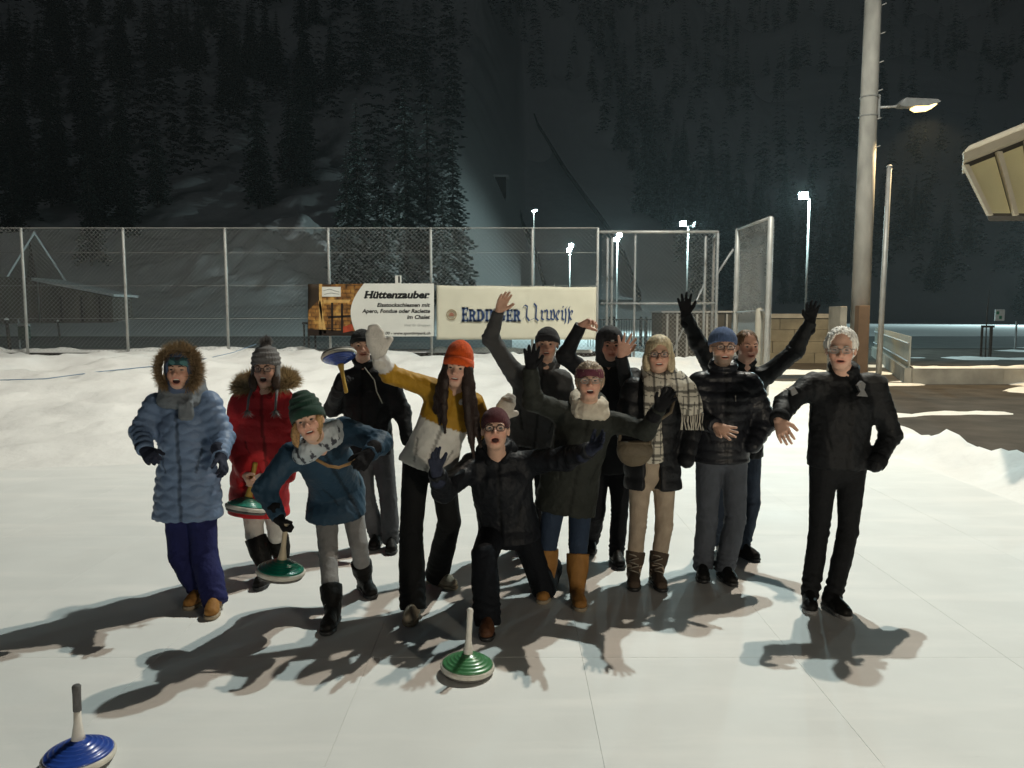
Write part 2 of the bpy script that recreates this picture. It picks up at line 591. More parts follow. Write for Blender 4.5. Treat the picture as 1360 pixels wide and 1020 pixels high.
def sheet(name, c00, c10, c11, c01, n, m, mat, parent, wav=0.012, seed=1, thick=0.006, off=0.0):
    """hanging cloth between four corners with slack and wrinkles, two-sided"""
    V = []
    for j in range(m + 1):
        for i in range(n + 1):
            s, t = i / n, j / m
            p = lerp(lerp(c00, c10, s), lerp(c01, c11, s), t)
            p = p + np.array([0, -wav * (1 + math.sin(s * 9 + seed) * 0.6 + 1.3 * fbm(s * 6, t * 2.5, seed)) + off, -0.012 * math.sin(s * math.pi * 3) ** 2 * t])
            V.append(p)
    A = np.array(V)
    B = A + [0, thick, 0]
    nn = n + 1
    F = []
    N = len(A)
    for j in range(m):
        for i in range(n):
            a = j * nn + i
            F.append((a, a + 1, a + nn + 1, a + nn))
            F.append((N + a, N + a + nn, N + a + nn + 1, N + a + 1))
    edge = [i for i in range(nn)] + [j * nn + n for j in range(1, m + 1)] + [m * nn + i for i in range(n - 1, -1, -1)] + [j * nn for j in range(m - 1, 0, -1)]
    for a, b in zip(edge, edge[1:] + edge[:1]):
        F.append((b, a, N + a, N + b))
    return mesh_obj(name, np.vstack([A, B]), F, mat, parent)


BY = 18.86
ppm = FPX / BY


def BP(u, v, dy=0.0):
    p = W(u, v, BY); p[1] = BY + dy
    return p


ban_w = M('banner_white', (0.66, 0.65, 0.60), rough=0.55, var=0.05, vscale=2, bump=0.05)
ban_c = M('banner_cream', (0.60, 0.565, 0.45), rough=0.6, var=0.07, vscale=1.5, bump=0.1, bscale=8)
ink = M('black_ink', (0.012, 0.012, 0.012), rough=0.6, var=0, bump=0)
inkg = M('grey_ink', (0.30, 0.30, 0.29), rough=0.6, var=0, bump=0)
inkb = M('blue_ink', (0.022, 0.048, 0.13), rough=0.6, var=0.15, bump=0)
inkh = M('pale_outline_ink', (0.46, 0.47, 0.46), rough=0.6, var=0, bump=0)

b1 = empty('banner', BP(493, 447), 'printed banner with black Hüttenzauber lettering and a warm chalet picture, tied to fence', 'banner', 'banners on the fence')
sheet('cloth', BP(409, 446), BP(577, 447), BP(577, 376), BP(409, 377), 30, 10, M('banner_dark_print', (0.035, 0.022, 0.012), rough=0.55, var=0.6, vscale=1.5, bump=0), b1, wav=0.004, seed=2)
# picture: timber terrace with lit windows, printed flat
pic = M('chalet_print', (0.3, 0.15, 0.04), rough=0.55, var=0, bump=0)
ntp = pic.node_tree
tcp = ntp.nodes.new('ShaderNodeTexCoord')
mpp = ntp.nodes.new('ShaderNodeMapping'); mpp.inputs['Rotation'].default_value = (R(90), 0, 0)
ntp.links.new(tcp.outputs['Object'], mpp.inputs[0])
br = ntp.nodes.new('ShaderNodeTexBrick'); br.inputs['Scale'].default_value = 2.6; br.inputs['Color1'].default_value = (0.42, 0.20, 0.045, 1); br.inputs['Color2'].default_value = (0.10, 0.04, 0.012, 1); br.inputs['Mortar'].default_value = (0.02, 0.01, 0.006, 1); br.inputs['Mortar Size'].default_value = 0.035
ntp.links.new(mpp.outputs[0], br.inputs['Vector'])
nzp = ntp.nodes.new('ShaderNodeTexNoise'); nzp.inputs['Scale'].default_value = 4.5; nzp.inputs['Detail'].default_value = 6
ntp.links.new(tcp.outputs['Object'], nzp.inputs['Vector'])
crp = ntp.nodes.new('ShaderNodeValToRGB')
crp.color_ramp.elements[0].position = 0.36; crp.color_ramp.elements[0].color = (0.02, 0.009, 0.004, 1)
crp.color_ramp.elements[1].position = 0.66; crp.color_ramp.elements[1].color = (0.75, 0.45, 0.12, 1)
e = crp.color_ramp.elements.new(0.5); e.color = (0.30, 0.13, 0.03, 1)
ntp.links.new(nzp.outputs[0], crp.inputs[0])
mxp = ntp.nodes.new('ShaderNodeMix'); mxp.data_type = 'RGBA'; mxp.inputs['Factor'].default_value = 0.5
ntp.links.new(br.outputs[0], mxp.inputs['A']); ntp.links.new(crp.outputs[0], mxp.inputs['B'])
ntp.links.new(mxp.outputs['Result'], ntp.nodes['Principled BSDF'].inputs['Base Color'])


def flat(name, px, dy, mat, parent):
    V = [BP(u, v, dy) for u, v in px]
    return mesh_obj(name, V, [tuple(range(len(V)))], mat, parent, smooth=False)


flat('printed_picture', [(410, 446), (482, 446), (482, 377), (424, 378), (424, 398), (410, 412)], -0.022, pic, b1)
beam = M('print_pale_timber', (0.50, 0.30, 0.10), rough=0.6, var=0.3, bump=0)
dk = M('print_dark', (0.018, 0.009, 0.005), rough=0.6, var=0.3, bump=0)
for poly, m_ in (([(424, 445), (428, 445), (428, 377), (424, 377)], beam), ([(430, 443), (434, 443), (426, 400), (423, 400)], beam), ([(430, 398), (466, 398), (464, 402), (430, 402)], beam),
                 ([(436, 420), (470, 418), (470, 421), (436, 423)], dk), ([(440, 402), (443, 402), (443, 440), (440, 440)], dk), ([(453, 403), (456, 403), (456, 440), (453, 440)], dk),
                 ([(410, 437), (478, 440), (478, 446), (410, 446)], dk)):
    flat('printed_beam', poly, -0.025, m_, b1)
flat('printed_cloth', [(456, 434), (468, 430), (470, 439), (456, 442)], -0.027, M('print_red', (0.32, 0.05, 0.02), var=0.3, bump=0), b1)
edge = []
for i in range(15):
    t = i / 14
    v = 376.5 + t * 70.3
    edge.append((466 + 28 * (1 - math.sin(math.pi * (0.12 + 0.70 * t))) * (1.0 if t < 0.5 else 0.75), v))
flat('white_field', edge + [(576.5, 446.7), (576.5, 376.6)], -0.030, ban_w, b1)
flat('logo_plate', [(428, 394), (453, 394), (453, 381), (428, 381)], -0.031, ban_w, b1)
for k, (a, b, c) in enumerate((((430, 386), (438, 384), (451, 388)), ((431, 391), (440, 389), (451, 391)))):
    MB().tube([BP(*a, -0.034), BP(*b, -0.034), BP(*c, -0.034)], 0.006, 4).build('logo_line', inkg, b1)


def lettering(body, uR, vbase, hpx, parent, mat, width=None, shear=0.22, bold=0.0, dy=-0.036, left=None, name='lettering'):
    """cap height hpx, right edge at uR (or left edge), baseline vbase in photo pixels on the banner plane"""
    size = hpx / ppm / 0.70
    V, F = text_mesh(body, size, shear, bold * size)
    w = V[:, 0].max() - V[:, 0].min()
    if width:
        V[:, 0] *= (width / ppm) / w
    base = BP(uR if left is None else left, vbase, dy)
    x = V[:, 0] - (V[:, 0].max() if left is None else V[:, 0].min()) + base[0]
    return mesh_obj(name, np.stack([x, np.full(len(x), base[1]), V[:, 1] + base[2]], -1), F, mat, parent, smooth=False)


def slab_ticks(spec, parent, mat, dy=-0.037):
    mb = MB()
    for (u, v, w, h) in spec:
        p = BP(u, v, dy); q = BP(u + w, v - h, dy)
        mb.add([(p[0], p[1], p[2]), (q[0], p[1], p[2]), (q[0] + .004, p[1], q[2]), (p[0] + .004, p[1], q[2])], [(0, 1, 2, 3)])
    return mb.build('serif', mat, parent)


lettering('Hüttenzauber', 571.5, 396, 9.2, b1, ink, width=87, bold=0.045)
slab_ticks([(483.5, 396, 5, 1.1), (490.5, 396, 5, 1.1), (485.5, 388, 5, 1.1), (492.5, 388, 4.5, 1.1), (565, 396, 4.5, 1.0), (519, 396, 3.5, 1.0), (525, 396, 3.5, 1.0)], b1, ink)
lettering('Eisstockschiessen mit', 571.5, 407.5, 5.0, b1, ink, width=70, bold=0.03)
lettering('Apero, Fondue oder Raclette', 571.5, 415.5, 5.0, b1, ink, width=90, bold=0.03)
lettering('im Chalet', 571.5, 423.5, 5.0, b1, ink, width=30.5, bold=0.03)
lettering('Ideal für Gruppen', 571.5, 433.3, 3.2, b1, inkg, width=34)
lettering('10 00 - www.sportingpark.ch', 571.8, 444.2, 3.6, b1, ink, width=66, bold=0.02)

b2 = empty('banner', BP(686, 452), 'cream cloth banner with dark blue ERDINGER lettering, tied to fence', 'banner', 'banners on the fence')
sheet('cloth', BP(580, 451), BP(791, 451), BP(792, 381), BP(580, 379), 60, 16, ban_c, b2, wav=0.018, seed=6, off=-0.02)
for u in (580.5, 630, 679, 736, 791):
    MB().tube([BP(u, 381, -0.03), BP(u + 1, 376, 0.06)], 0.008, 5).build('tie', galv, b2)
# serif capitals built from strokes (unit box: width, height 1)
def letter_polys(ch):
    s = 0.24; h = 0.10; q = 0.09
    def rect(x0, y0, x1, y1): return [(x0, y0), (x1, y0), (x1, y1), (x0, y1)]
    def arc(cx, cy, rx, ry, a0, a1, w, wy=None, n=12):
        out = []; wy = wy or h
        for i in range(n):
            t0 = R(a0 + (a1 - a0) * i / n); t1 = R(a0 + (a1 - a0) * (i + 1) / n)
            f = lambda t, k: (cx + (rx - k * w) * math.cos(t), cy + (ry - k * wy) * math.sin(t))
            out.append([f(t0, 0), f(t1, 0), f(t1, 1), f(t0, 1)])
        return out
    if ch == 'E': return 0.78, [rect(.08, 0, .08 + s, 1), rect(0, 0, .74, h), rect(0, 1 - h, .72, 1), rect(.1, .46, .56, .46 + h), rect(.66, 0, .76, .26), rect(.63, .76, .72, 1), rect(.50, .36, .58, .66)]
    if ch == 'I': return 0.44, [rect(.10, 0, .10 + s, 1), rect(0, 0, .44, h), rect(0, 1 - h, .44, 1)]
    if ch == 'D': return 0.92, [rect(.08, 0, .08 + s, 1), rect(0, 0, .45, h), rect(0, 1 - h, .45, 1)] + arc(.42, .5, .48, .5, -90, 90, s)
    if ch == 'R': return 0.90, [rect(.08, 0, .08 + s, 1), rect(0, 0, .42, q), rect(0, 1 - h, .45, 1), rect(.2, .44, .45, .44 + h)] + arc(.42, .72, .36, .28, -90, 90, s * .9) + [[(.38, .48), (.62, .48), (.86, .0), (.60, 0)], rect(.58, 0, .92, q)]
    if ch == 'N': return 0.96, [rect(.10, 0, .22, 1), rect(.74, 0, .86, 1), [(.10, 1), (.38, 1), (.86, 0), (.60, 0)], rect(0, 0, .34, q), rect(0, 1 - q, .3, 1), rect(.62, 1 - q, .98, 1)]
    if ch == 'G': return 0.94, arc(.48, .5, .48, .5, 42, 320, s) + [rect(.62, .06, .86, .42), rect(.52, .42, .94, .42 + q), rect(.70, .68, .80, .95)]
    return 0.5, []


def cloth_y(u):
    return -0.062


cap_mb, hal_mb = MB(), MB()
def put_polys(polys, u0, v0, sx, sy, mb, dy, grow=0.0):
    for pg in polys:
        c = np.mean(np.array(pg), axis=0)
        V = []
        for (a, b) in pg:
            a2, b2 = a + grow * np.sign(a - c[0]), b + grow * np.sign(b - c[1])
            V.append(BP(u0 + a2 * sx, v0 - b2 * sy, dy))
        mb.add(V, [tuple(range(len(V)))])


word = 'ERDINGER'
scal = 78.0 / (sum(letter_polys(c)[0] for c in word) + 0.075 * 7)
u = 613.5
for i, ch in enumerate(word):
    wdt, polys = letter_polys(ch)
    sy = 17.5 if i in (0,) else 15.0
    put_polys(polys, u, 426.5, scal, sy, cap_mb, -0.0655 - 0.0001 * i)
    put_polys(polys, u, 426.5, scal, sy, hal_mb, -0.064, grow=0.07)
    u += (wdt + 0.075) * scal
cap_mb.build('lettering', inkb, b2)
hal_mb.build('lettering_outline', inkh, b2)
# broken-script word drawn with a broad nib
def nib(path, mb, w=2.6, ang=40, dy=-0.0665):
    dx, dz = 0.5 * w * math.cos(R(ang)), 0.5 * w * math.sin(R(ang))
    for k in range(len(path) - 1):
        (u0, v0), (u1, v1) = path[k], path[k + 1]
        d2 = dy - 0.0002 * k
        mb.add([BP(u0 - dx, v0 + dz, d2), BP(u0 + dx, v0 - dz, d2), BP(u1 + dx, v1 - dz, d2), BP(u1 - dx, v1 + dz, d2)], [(0, 1, 2, 3)])


scr = MB()
strokes = {
    'U': [[(696, 410), (699, 406), (703, 408), (702, 422), (706, 427), (715, 423)], [(696, 425), (700, 421)], [(713, 404), (717, 408), (716, 424), (720, 427)]],
    'r': [[(724, 413), (726, 415), (725, 424), (728, 426)], [(726, 416), (729, 413), (731, 415)]],
    'w': [[(732, 412), (734, 415), (733, 424), (737, 426), (739, 423)], [(738, 413), (740, 416), (739, 424), (743, 426), (745, 422), (744, 415), (742, 412)]],
    'e': [[(750, 419), (752, 415), (750, 413), (748, 416), (747, 422), (750, 426), (753, 424)]],
    'i': [[(755, 413), (757, 415), (756, 424), (759, 426)], [(757, 408), (758, 409)]],
    's': [[(764, 408), (761, 411), (762, 417), (761, 428), (760, 431)], [(768, 408), (766, 411), (767, 417), (766, 428), (765, 431)]],
}
for kx, st in strokes.items():
    for path in st:
        nib([(695 + (a - 697) * 0.87, b - 1) for a, b in path], scr, w=2.4)
for path in ([(771, 419), (773, 415), (771, 413), (769, 416), (768, 422), (771, 426), (774, 424)],):
    nib([(695 + (a - 697) * 0.86, b - 1) for a, b in path], scr, w=2.2)
scr.build('script_lettering', inkb, b2)
# round crest left of the lettering
cr = MB()
for rr, r2 in ((6.8, 5.6), (4.6, 3.8)):
    for i in range(28):
        t0, t1 = 2 * math.pi * i / 28, 2 * math.pi * (i + 1) / 28
        cr.add([BP(600 + a * math.cos(t), 418 - a * math.sin(t) * 1.05, -0.0645) for a, t in ((rr, t0), (rr, t1), (r2, t1), (r2, t0))], [(0, 1, 2, 3)])
cr.build('crest_ring', M('tan_ink', (0.30, 0.22, 0.13), var=0.1, bump=0), b2)
MB().add([BP(600 + a, 418 - b, -0.0648) for a, b in ((-3, -2), (3, -2), (3.2, 1.2), (0, 3.4), (-3.2, 1.2))], [(0, 1, 2, 3, 4)]).build('crest_shield', M('pale_red_ink', (0.33, 0.15, 0.10), var=0.2, bump=0), b2)
# number plate above the banners
np_ = empty('number_plate', BP(529, 375), 'small white plate with a black 1 above the banner', 'sign')
MB().box(tuple(BP(525, 376.5, -0.012)), tuple(BP(533, 366, 0.0) + [0, 0.012, 0])).build('plate', ban_w, np_)
lettering('1', 531.2, 375, 7.6, np_, ink, shear=0, bold=0.05, dy=-0.016, name='numeral')

# ------------------------------------------------------------------ lamps
glow_c = M('lit_lens_cool', (0.72, 1.0, 0.98), var=0, bump=0, emit=60)
glow_w = M('lit_lens_warm', (1.0, 0.70, 0.28), var=0, bump=0, emit=3.4)
glow_k = M('lit_bulb', (1.0, 0.95, 0.85), var=0, bump=0, emit=30)


def floodlight(parent, c, aim, size, lens_mat):
    """shallow box head with a lens on the side it aims at"""
    c = np.array(c, float)
    f = nrm(np.array(aim, float)); s = nrm(np.cross(f, [0, 0, 1])); u = np.cross(s, f)
    def bx(hs, hu, f0, f1):
        P = []
        for a in (f0, f1):
            for (i, j) in ((-1, -1), (1, -1), (1, 1), (-1, 1)):
                P.append(c + s * hs * i + u * hu * j + f * a)
        return P, [(0, 1, 2, 3), (7, 6, 5, 4), (1, 0, 4, 5), (2, 1, 5, 6), (3, 2, 6, 7), (0, 3, 7, 4)]
    hd = MB().add(*bx(size, size * 0.75, -size * 0.5, 0)).build('lamp_head', galvd, parent)
    MB().add(*bx(size * 0.88, size * 0.62, 0.002, 0.012)).build('lens', lens_mat, hd)
    return c + f * 0.12


def pole_lamp(label, u, vtop, D, heads, power, spot_aim=None, r=0.07):
    p = W(u, vtop, D)
    zb = float(terrain(p[0], D))
    t = empty('lamp_post', (p[0], D, zb), label, 'lamp post', 'tall floodlight poles beyond the fence')
    MB().tube([(p[0], D, zb - 0.1), (p[0], D, p[2])], [r, r * 0.7], 8).build('pole', galv, t, smooth=True)
    for (du, dv, aim) in heads:
        c = W(u + du, vtop + dv, D)
        MB().tube([(p[0], D, p[2] - 0.05), c], 0.035, 6).build('arm', galvd, t)
        e = floodlight(t, c, aim, 0.24, glow_c)
        if power > 0:
            lamp_light('lamp_light', e, power / len(heads), (0.66, 0.97, 1.0), 0.15, t)
    return t


pole_lamp('tall pole with one cool white lamp head right of the raised glove', 1075, 262, 40, [(-8, -2, (-0.5, -0.75, -0.4))], 3500)
pole_lamp('lamp pole with twin angled heads above the gate frame', 914, 300, 55, [(-7, -3, (-0.5, -0.8, -0.25)), (8, -1, (0.8, 0.3, -0.5))], 3500)
pole_lamp('lamp pole with stacked bright heads seen through the gate frame', 820, 316, 65, [(2.5, -4, (0.1, -0.9, -0.2)), (-1, 2, (-0.2, -0.9, -0.2))], 4500)
l5_ = pole_lamp('shortest lamp pole with stacked bright heads above the cream banner', 757, 330, 75, [(1.5, -4, (0.1, -0.9, -0.2)), (-1, 2, (-0.2, -0.9, -0.2))], 4500)
e5 = W(757, 330, 75) + [-0.3, 0.5, 0]
lamp_light('lamp_light', e5, 11000, (0.80, 0.97, 1.0), 0.2, l5_, spot=44, aim=(-15.5, 95, 9), blend=0.9)  # extra spot added at this pole to brighten the spruces
pole_lamp('slim unlit pole with a tiny head in front of the ski jump', 709, 283, 60, [(1, -3, (0.3, -0.2, -0.9))], 0, r=0.05)

# field floodlight beyond the right edge of the picture
ff = empty('field_floodlight', (92, 112, 0), 'tall floodlight mast beyond the right edge lighting the snow field', 'lamp post')
MB().tube([(92, 112, -0.1), (92, 112, 14)], [0.15, 0.1], 10).build('pole', galv, ff, smooth=True)
e = floodlight(ff, (91.8, 111.8, 14), (-0.7, -0.1, -0.7), 0.4, glow_c)
lamp_light('lamp_light', e, 90000, (0.68, 0.97, 1.0), 0.3, ff, spot=110, aim=(62, 105, 0), blend=0.5)

# ------------------------------------------------------------------ big mast with the warm street lamp
MY = 22.6
mp_ = W(1139, 500, MY)
mast = empty('lamp_mast', (mp_[0], MY, 0), 'thick round concrete mast with one warm lamp on a short arm', 'mast')
mtop = 15.0
MB().tube([(mp_[0], MY, -0.1), (mp_[0], MY, 8), (mp_[0], MY, mtop)], [0.268, 0.235, 0.20], 28).build('shaft', mastm, mast, smooth=True)
for k in range(9):
    z = 6.6 + k * 0.78
    a = R(-35)
    rr = 0.25
    MB().tube([(mp_[0] + rr * math.cos(a) - .02, MY + rr * math.sin(a), z), (mp_[0] + (rr + .10) * math.cos(a), MY + (rr + .10) * math.sin(a), z + 0.03)], 0.014, 6).build('step_rung', galv, mast)
lz = W(1180, 143, MY)[2]
for dz in (-0.25, 0.28):
    MB().tube([(mp_[0] + 0.247 * math.cos(R(t)), MY + 0.247 * math.sin(R(t)), lz + dz) for t in range(0, 360, 15)], 0.016, 5, closed=True).build('clamp_band', galvd, mast)
MB().box((mp_[0] + 0.235, MY - 0.06, lz - 0.3), (mp_[0] + 0.30, MY + 0.06, lz + 0.36), 0.01).build('bracket', galvd, mast)
ax0, ax1 = W(1168, 141, MY)[0], W(1189, 141, MY)[0]
MB().tube([(ax0 - 0.1, MY, lz), (ax1, MY, lz + 0.03), (ax1 + 0.25, MY, lz + 0.16)], 0.035, 8).build('arm', galv, mast, smooth=True)
hx0, hx1 = W(1190, 140, MY)[0], W(1246, 140, MY)[0]
hd = MB().prism([(hx0, lz + 0.05), (hx0 + 0.12, lz + 0.0), (hx1 - 0.35, lz + 0.02), (hx1, lz + 0.14), (hx1 - 0.1, lz + 0.2), (hx0 + 0.2, lz + 0.24)], MY - 0.16, MY + 0.16).build('lamp_head', galvd, mast)
MB().prism([(hx1 - 0.74, lz - 0.03), (hx1 - 0.60, lz - 0.10), (hx1 - 0.28, lz - 0.07), (hx1 - 0.10, lz + 0.06), (hx1 - 0.12, lz + 0.085), (hx1 - 0.72, lz + 0.01)], MY - 0.14, MY + 0.14).build('lens', glow_w, hd)
lamp_light('lamp_light', (hx1 - 0.42, MY - 0.1, lz - 0.24), 2600, (1.0, 0.74, 0.40), 0.12, mast, spot=122, aim=(hx1 - 0.42, MY - 1.0, 0), blend=0.35)
# housing round its foot
hs = empty('mast_housing', (mp_[0], MY, 0), 'pale and brown concrete slabs round the foot of the mast', 'housing')
zt_ = W(1140, 407, MY)[2]
MB().box((W(1124, 0, MY)[0], MY - 0.42, -0.05), (W(1133, 0, MY)[0], MY + 0.4, zt_), 0.01).build('slab', concrete, hs)
MB().box((W(1146.5, 0, MY)[0], MY - 0.55, -0.05), (W(1161, 0, MY)[0], MY - 0.28, zt_ + 0.02), 0.01).build('slab', M('brown_panel', (0.20, 0.125, 0.075), var=0.15, vscale=3, bump=0.2), hs)
# slim flag pole beside it
fp = W(1167, 490, 20.5)
fpo = empty('flag_pole', (fp[0], 20.5, 0), 'slim bare steel pole right of the thick mast', 'pole')
MB().tube([(fp[0], 20.5, -0.05), (fp[0] + 0.05, 20.5, W(1179, 222, 20.5)[2])], [0.075, 0.06], 12).build('shaft', galv, fpo, smooth=True)
MB().lathe([(0.075, 0), (0.08, 0.03), (0.02, 0.06)], 12, (fp[0] + 0.05, 20.5, W(1179, 222, 20.5)[2])).build('cap', galvd, fpo)

# ------------------------------------------------------------------ rink lamps hung on span wires, above the picture
P0 = np.array([mp_[0], MY, 14.0]); P1 = np.array([-2.2, -3.0, 13.0])
LA = np.array([4.60, 10.6, 11.4]); LB = np.array([3.80, 10.9, 11.4])
sp = empty('span_wire_pole', (P1[0], P1[1], 0), 'steel pole behind the photographer carrying the rink lamp wire', 'pole')
MB().tube([(P1[0], P1[1], 0), tuple(P1 + [0, 0, 0.3])], [0.11, 0.07], 12).build('shaft', galv, sp, smooth=True)
wr = empty('span_wire', tuple((P0 + P1) / 2), 'steel span wire carrying the two rink lamps', 'wire')
wpts = [lerp(P0, P1, t) - np.array([0, 0, 1.6 * 4 * t * (1 - t)]) for t in np.linspace(0, 1, 25)]
MB().tube(wpts, 0.008, 5).build('cable', galvd, wr)


def pendant(c, label, power, color):
    c = np.array(c, float)
    j = int(np.argmin([abs(p[1] - c[1]) for p in wpts]))
    t = empty('rink_lamp', tuple(c), label, 'lamp', 'rink lamps on the span wire')
    MB().tube([c + [0, 0, 0.34], wpts[j]], 0.012, 6).build('hanger', galvd, t)
    sh = MB().lathe([(0.05, 0.36), (0.10, 0.34), (0.13, 0.24), (0.30, 0.10), (0.36, 0.02), (0.345, 0.02), (0.285, 0.09), (0.115, 0.225), (0.02, 0.23)], 28, c).build('shade', galvd, t, smooth=True)
    MB().lathe([(0.02, 0.22), (0.045, 0.18), (0.05, 0.13), (0.03, 0.09), (0.005, 0.085)], 14, c).build('bulb', glow_k, t, smooth=True)
    lamp_light('lamp_light', c + [0, 0, 0.02], power, color, 0.085, t)


pendant(LA, 'rink lamp with the warmer light, hung above the group', 3450, (1.0, 0.85, 0.68))
pendant(LB, 'rink lamp with the cooler light, hung above the group', 3450, (0.86, 1.0, 0.96))
# second wire with a lamp that throws its beam on the snow at the back left
Q1 = np.array([-17.0, 9.0, 11.0])
sp2 = empty('span_wire_pole', (Q1[0], Q1[1], 0), 'steel pole far left carrying the second lamp wire', 'pole')
MB().tube([(Q1[0], Q1[1], -0.1), tuple(Q1 + [0, 0, 0.3])], [0.11, 0.07], 12).build('shaft', galv, sp2, smooth=True)
wr2 = empty('span_wire', tuple((P0 + Q1) / 2), 'steel span wire crossing behind the group toward the far left', 'wire')
P0b = P0 + [0, 0, 0.6]
wpts = [lerp(P0b, Q1, t) - np.array([0, 0, 0.5 * 4 * t * (1 - t)]) for t in np.linspace(0, 1, 25)]
MB().tube(wpts, 0.008, 5).build('cable', galvd, wr2)
LC = np.array([-5.5, 14.6, 10.6])
j = int(np.argmin([abs(p[0] - LC[0]) for p in wpts]))
LC = wpts[j] - np.array([0, 0, 0.8])
t = empty('rink_floodlight', tuple(LC), 'floodlight on the second wire lighting the snow bank', 'lamp')
MB().tube([LC, wpts[j]], 0.012, 6).build('hanger', galvd, t)
e = floodlight(t, LC, (-0.15, 0.12, -1), 0.22, glow_k)
lamp_light('lamp_light', e, 1700, (1.0, 0.93, 0.80), 0.15, t, spot=104, aim=e + np.array([-0.42, -0.12, -1.0]), blend=0.7)

# ------------------------------------------------------------------ right-hand walls and fences
lw = empty('low_wall', (13, 20.4, 0), 'low concrete wall with snow on top along the yard', 'wall')
xa = W(1210, 500, 20.4)[0]
x = xa
while x < 19.5:
    MB().box((x + 0.006, 20.3, -0.05), (x + 2.394, 20.62, 0.42), 0.015).build('wall_block', concrete, lw)
    x += 2.4
CV, CF = [], []
cx = np.linspace(xa, 19.6, 90)
for x in cx:
    hh = 0.05 + 0.07 * max(0, float(nfbm(np.array(x * 1.9), np.array(3.0), 3, 91)) + 0.3)
    for tt in np.linspace(0, math.pi, 7):
        CV.append((x, 20.46 - 0.17 * math.cos(tt), 0.42 + hh * math.sin(tt)))
for i in range(len(cx) - 1):
    for jj in range(6):
        CF.append((i * 7 + jj, i * 7 + jj + 1, (i + 1) * 7 + jj + 1, (i + 1) * 7 + jj))
mesh_obj('snow_cap', CV, CF, snow, lw)
sf = empty('slatted_fence', (xa, 21, 0), 'pale slatted metal fence on a base wall right of the mast', 'fence')
A = W(1210, 447, 20.45); B = W(1163, 433, 34.0)
slat_m = M('fence_slat', (0.40, 0.40, 0.34), rough=0.5, var=0.12, vscale=5, bump=0.1, metal=0.2)
dvec = (B - A); dvec[2] = 0; Ln = np.linalg.norm(dvec); dh = dvec / Ln; nh = np.array([-dh[1], dh[0], 0])
nsl = 44
for i in range(nsl):
    c = A + dh * (Ln * (i + 0.5) / nsl)
    hw = Ln / nsl * 0.27
    V = [c + dh * a + nh * b + np.array([0, 0, zz - c[2]]) for zz in (0.42, 1.26) for a, b in ((-hw, -0.02), (hw, -0.02), (hw, 0.02), (-hw, 0.02))]
    mesh_obj('slat', V, [(3, 2, 1, 0), (4, 5, 6, 7), (0, 1, 5, 4), (1, 2, 6, 5), (2, 3, 7, 6), (3, 0, 4, 7)], slat_m, sf, smooth=False)
for zz in (0.6, 1.08):
    MB().tube([A * [1, 1, 0] + nh * 0.05 + [0, 0, zz], B * [1, 1, 0] + nh * 0.05 + [0, 0, zz]], 0.025, 6).build('rail', galvd, sf)
V = [A * [1, 1, 0] + dh * a + nh * b + np.array([0, 0, zz]) for zz in (-0.05, 0.415) for a, b in ((-0.02, -0.12), (Ln, -0.12), (Ln, 0.12), (-0.02, 0.12))]
mesh_obj('base_wall', V, [(3, 2, 1, 0), (4, 5, 6, 7), (0, 1, 5, 4), (1, 2, 6, 5), (2, 3, 7, 6), (3, 0, 4, 7)], concrete, sf, smooth=False)

wallstone = M('wall_stone', (0.19, 0.17, 0.125), rough=0.9, var=0.4, vscale=1.6, bump=0.6, bscale=25)
rw = empty('retaining_wall', (11, 29, 0), 'long pale stone retaining wall behind the mast', 'wall')
xa2, xb2 = W(1022, 0, 29)[0], W(1124, 0, 29)[0]
rr_ = random.Random(3)
for row in range(4):
    x = xa2 - (row % 2) * 0.4
    while x < xb2:
        L_ = 0.9 + rr_.random() * 0.5
        x_e = min(x + L_, xb2)
        MB().box((max(x, xa2) + 0.008, 29 + rr_.random() * 0.03, row * 0.44 - 0.05), (x_e - 0.008, 29.5, row * 0.44 + 0.38), 0.015).build('stone', wallstone, rw)
        x += L_
MB().box((xa2, 28.96, 1.70), (xb2, 29.55, 1.86), 0.02).build('coping', concrete, rw)
sh = empty('dark_container', (W(908, 0, 26)[0], 26.5, 0), 'low dark container behind the gate frame', 'container')
c0, c1 = W(880, 413, 26), W(972, 413, 26)
MB().box((c0[0], 26, -0.05), (c1[0], 28, c0[2] - 0.06), 0.02).build('box_body', M('dark_container_paint', (0.05, 0.048, 0.043), var=0.2, vscale=2, bump=0.2), sh)
MB().box((c0[0] - 0.05, 25.95, c0[2] - 0.055), (c1[0] + 0.05, 28.05, c0[2]), 0.01).build('lid', galvd, sh)
for k in range(7):
    xx = lerp(c0, c1, (k + 0.5) / 7)[0]
    MB().box((xx - 0.03, 25.96, 0), (xx + 0.03, 25.998, c0[2] - 0.1)).build('rib', galvd, sh)
# bar railing in front of the bright field
rl = empty('bar_railing', (W(840, 0, 44)[0], 44, 0), 'black bar railing in front of the brightly lit snow field', 'railing')
ra, rb = W(785, 0, 44)[0], W(902, 0, 44)[0]
zr = W(840, 424, 44)[2]
for k in range(34):
    x = ra + (rb - ra) * k / 33
    MB().tube([(x, 44, -0.05), (x, 44, zr)], 0.018, 4).build('bar', blackm, rl)
for x in (W(815, 0, 44)[0], W(821, 0, 44)[0], W(858, 0, 44)[0], W(865, 0, 44)[0]):
    MB().box((x - 0.05, 43.9, -0.05), (x + 0.05, 44.1, zr + 0.15)).build('post', blackm, rl)
MB().box((ra, 43.97, zr - 0.05), (rb, 44.03, zr + 0.01)).build('top_rail', blackm, rl)
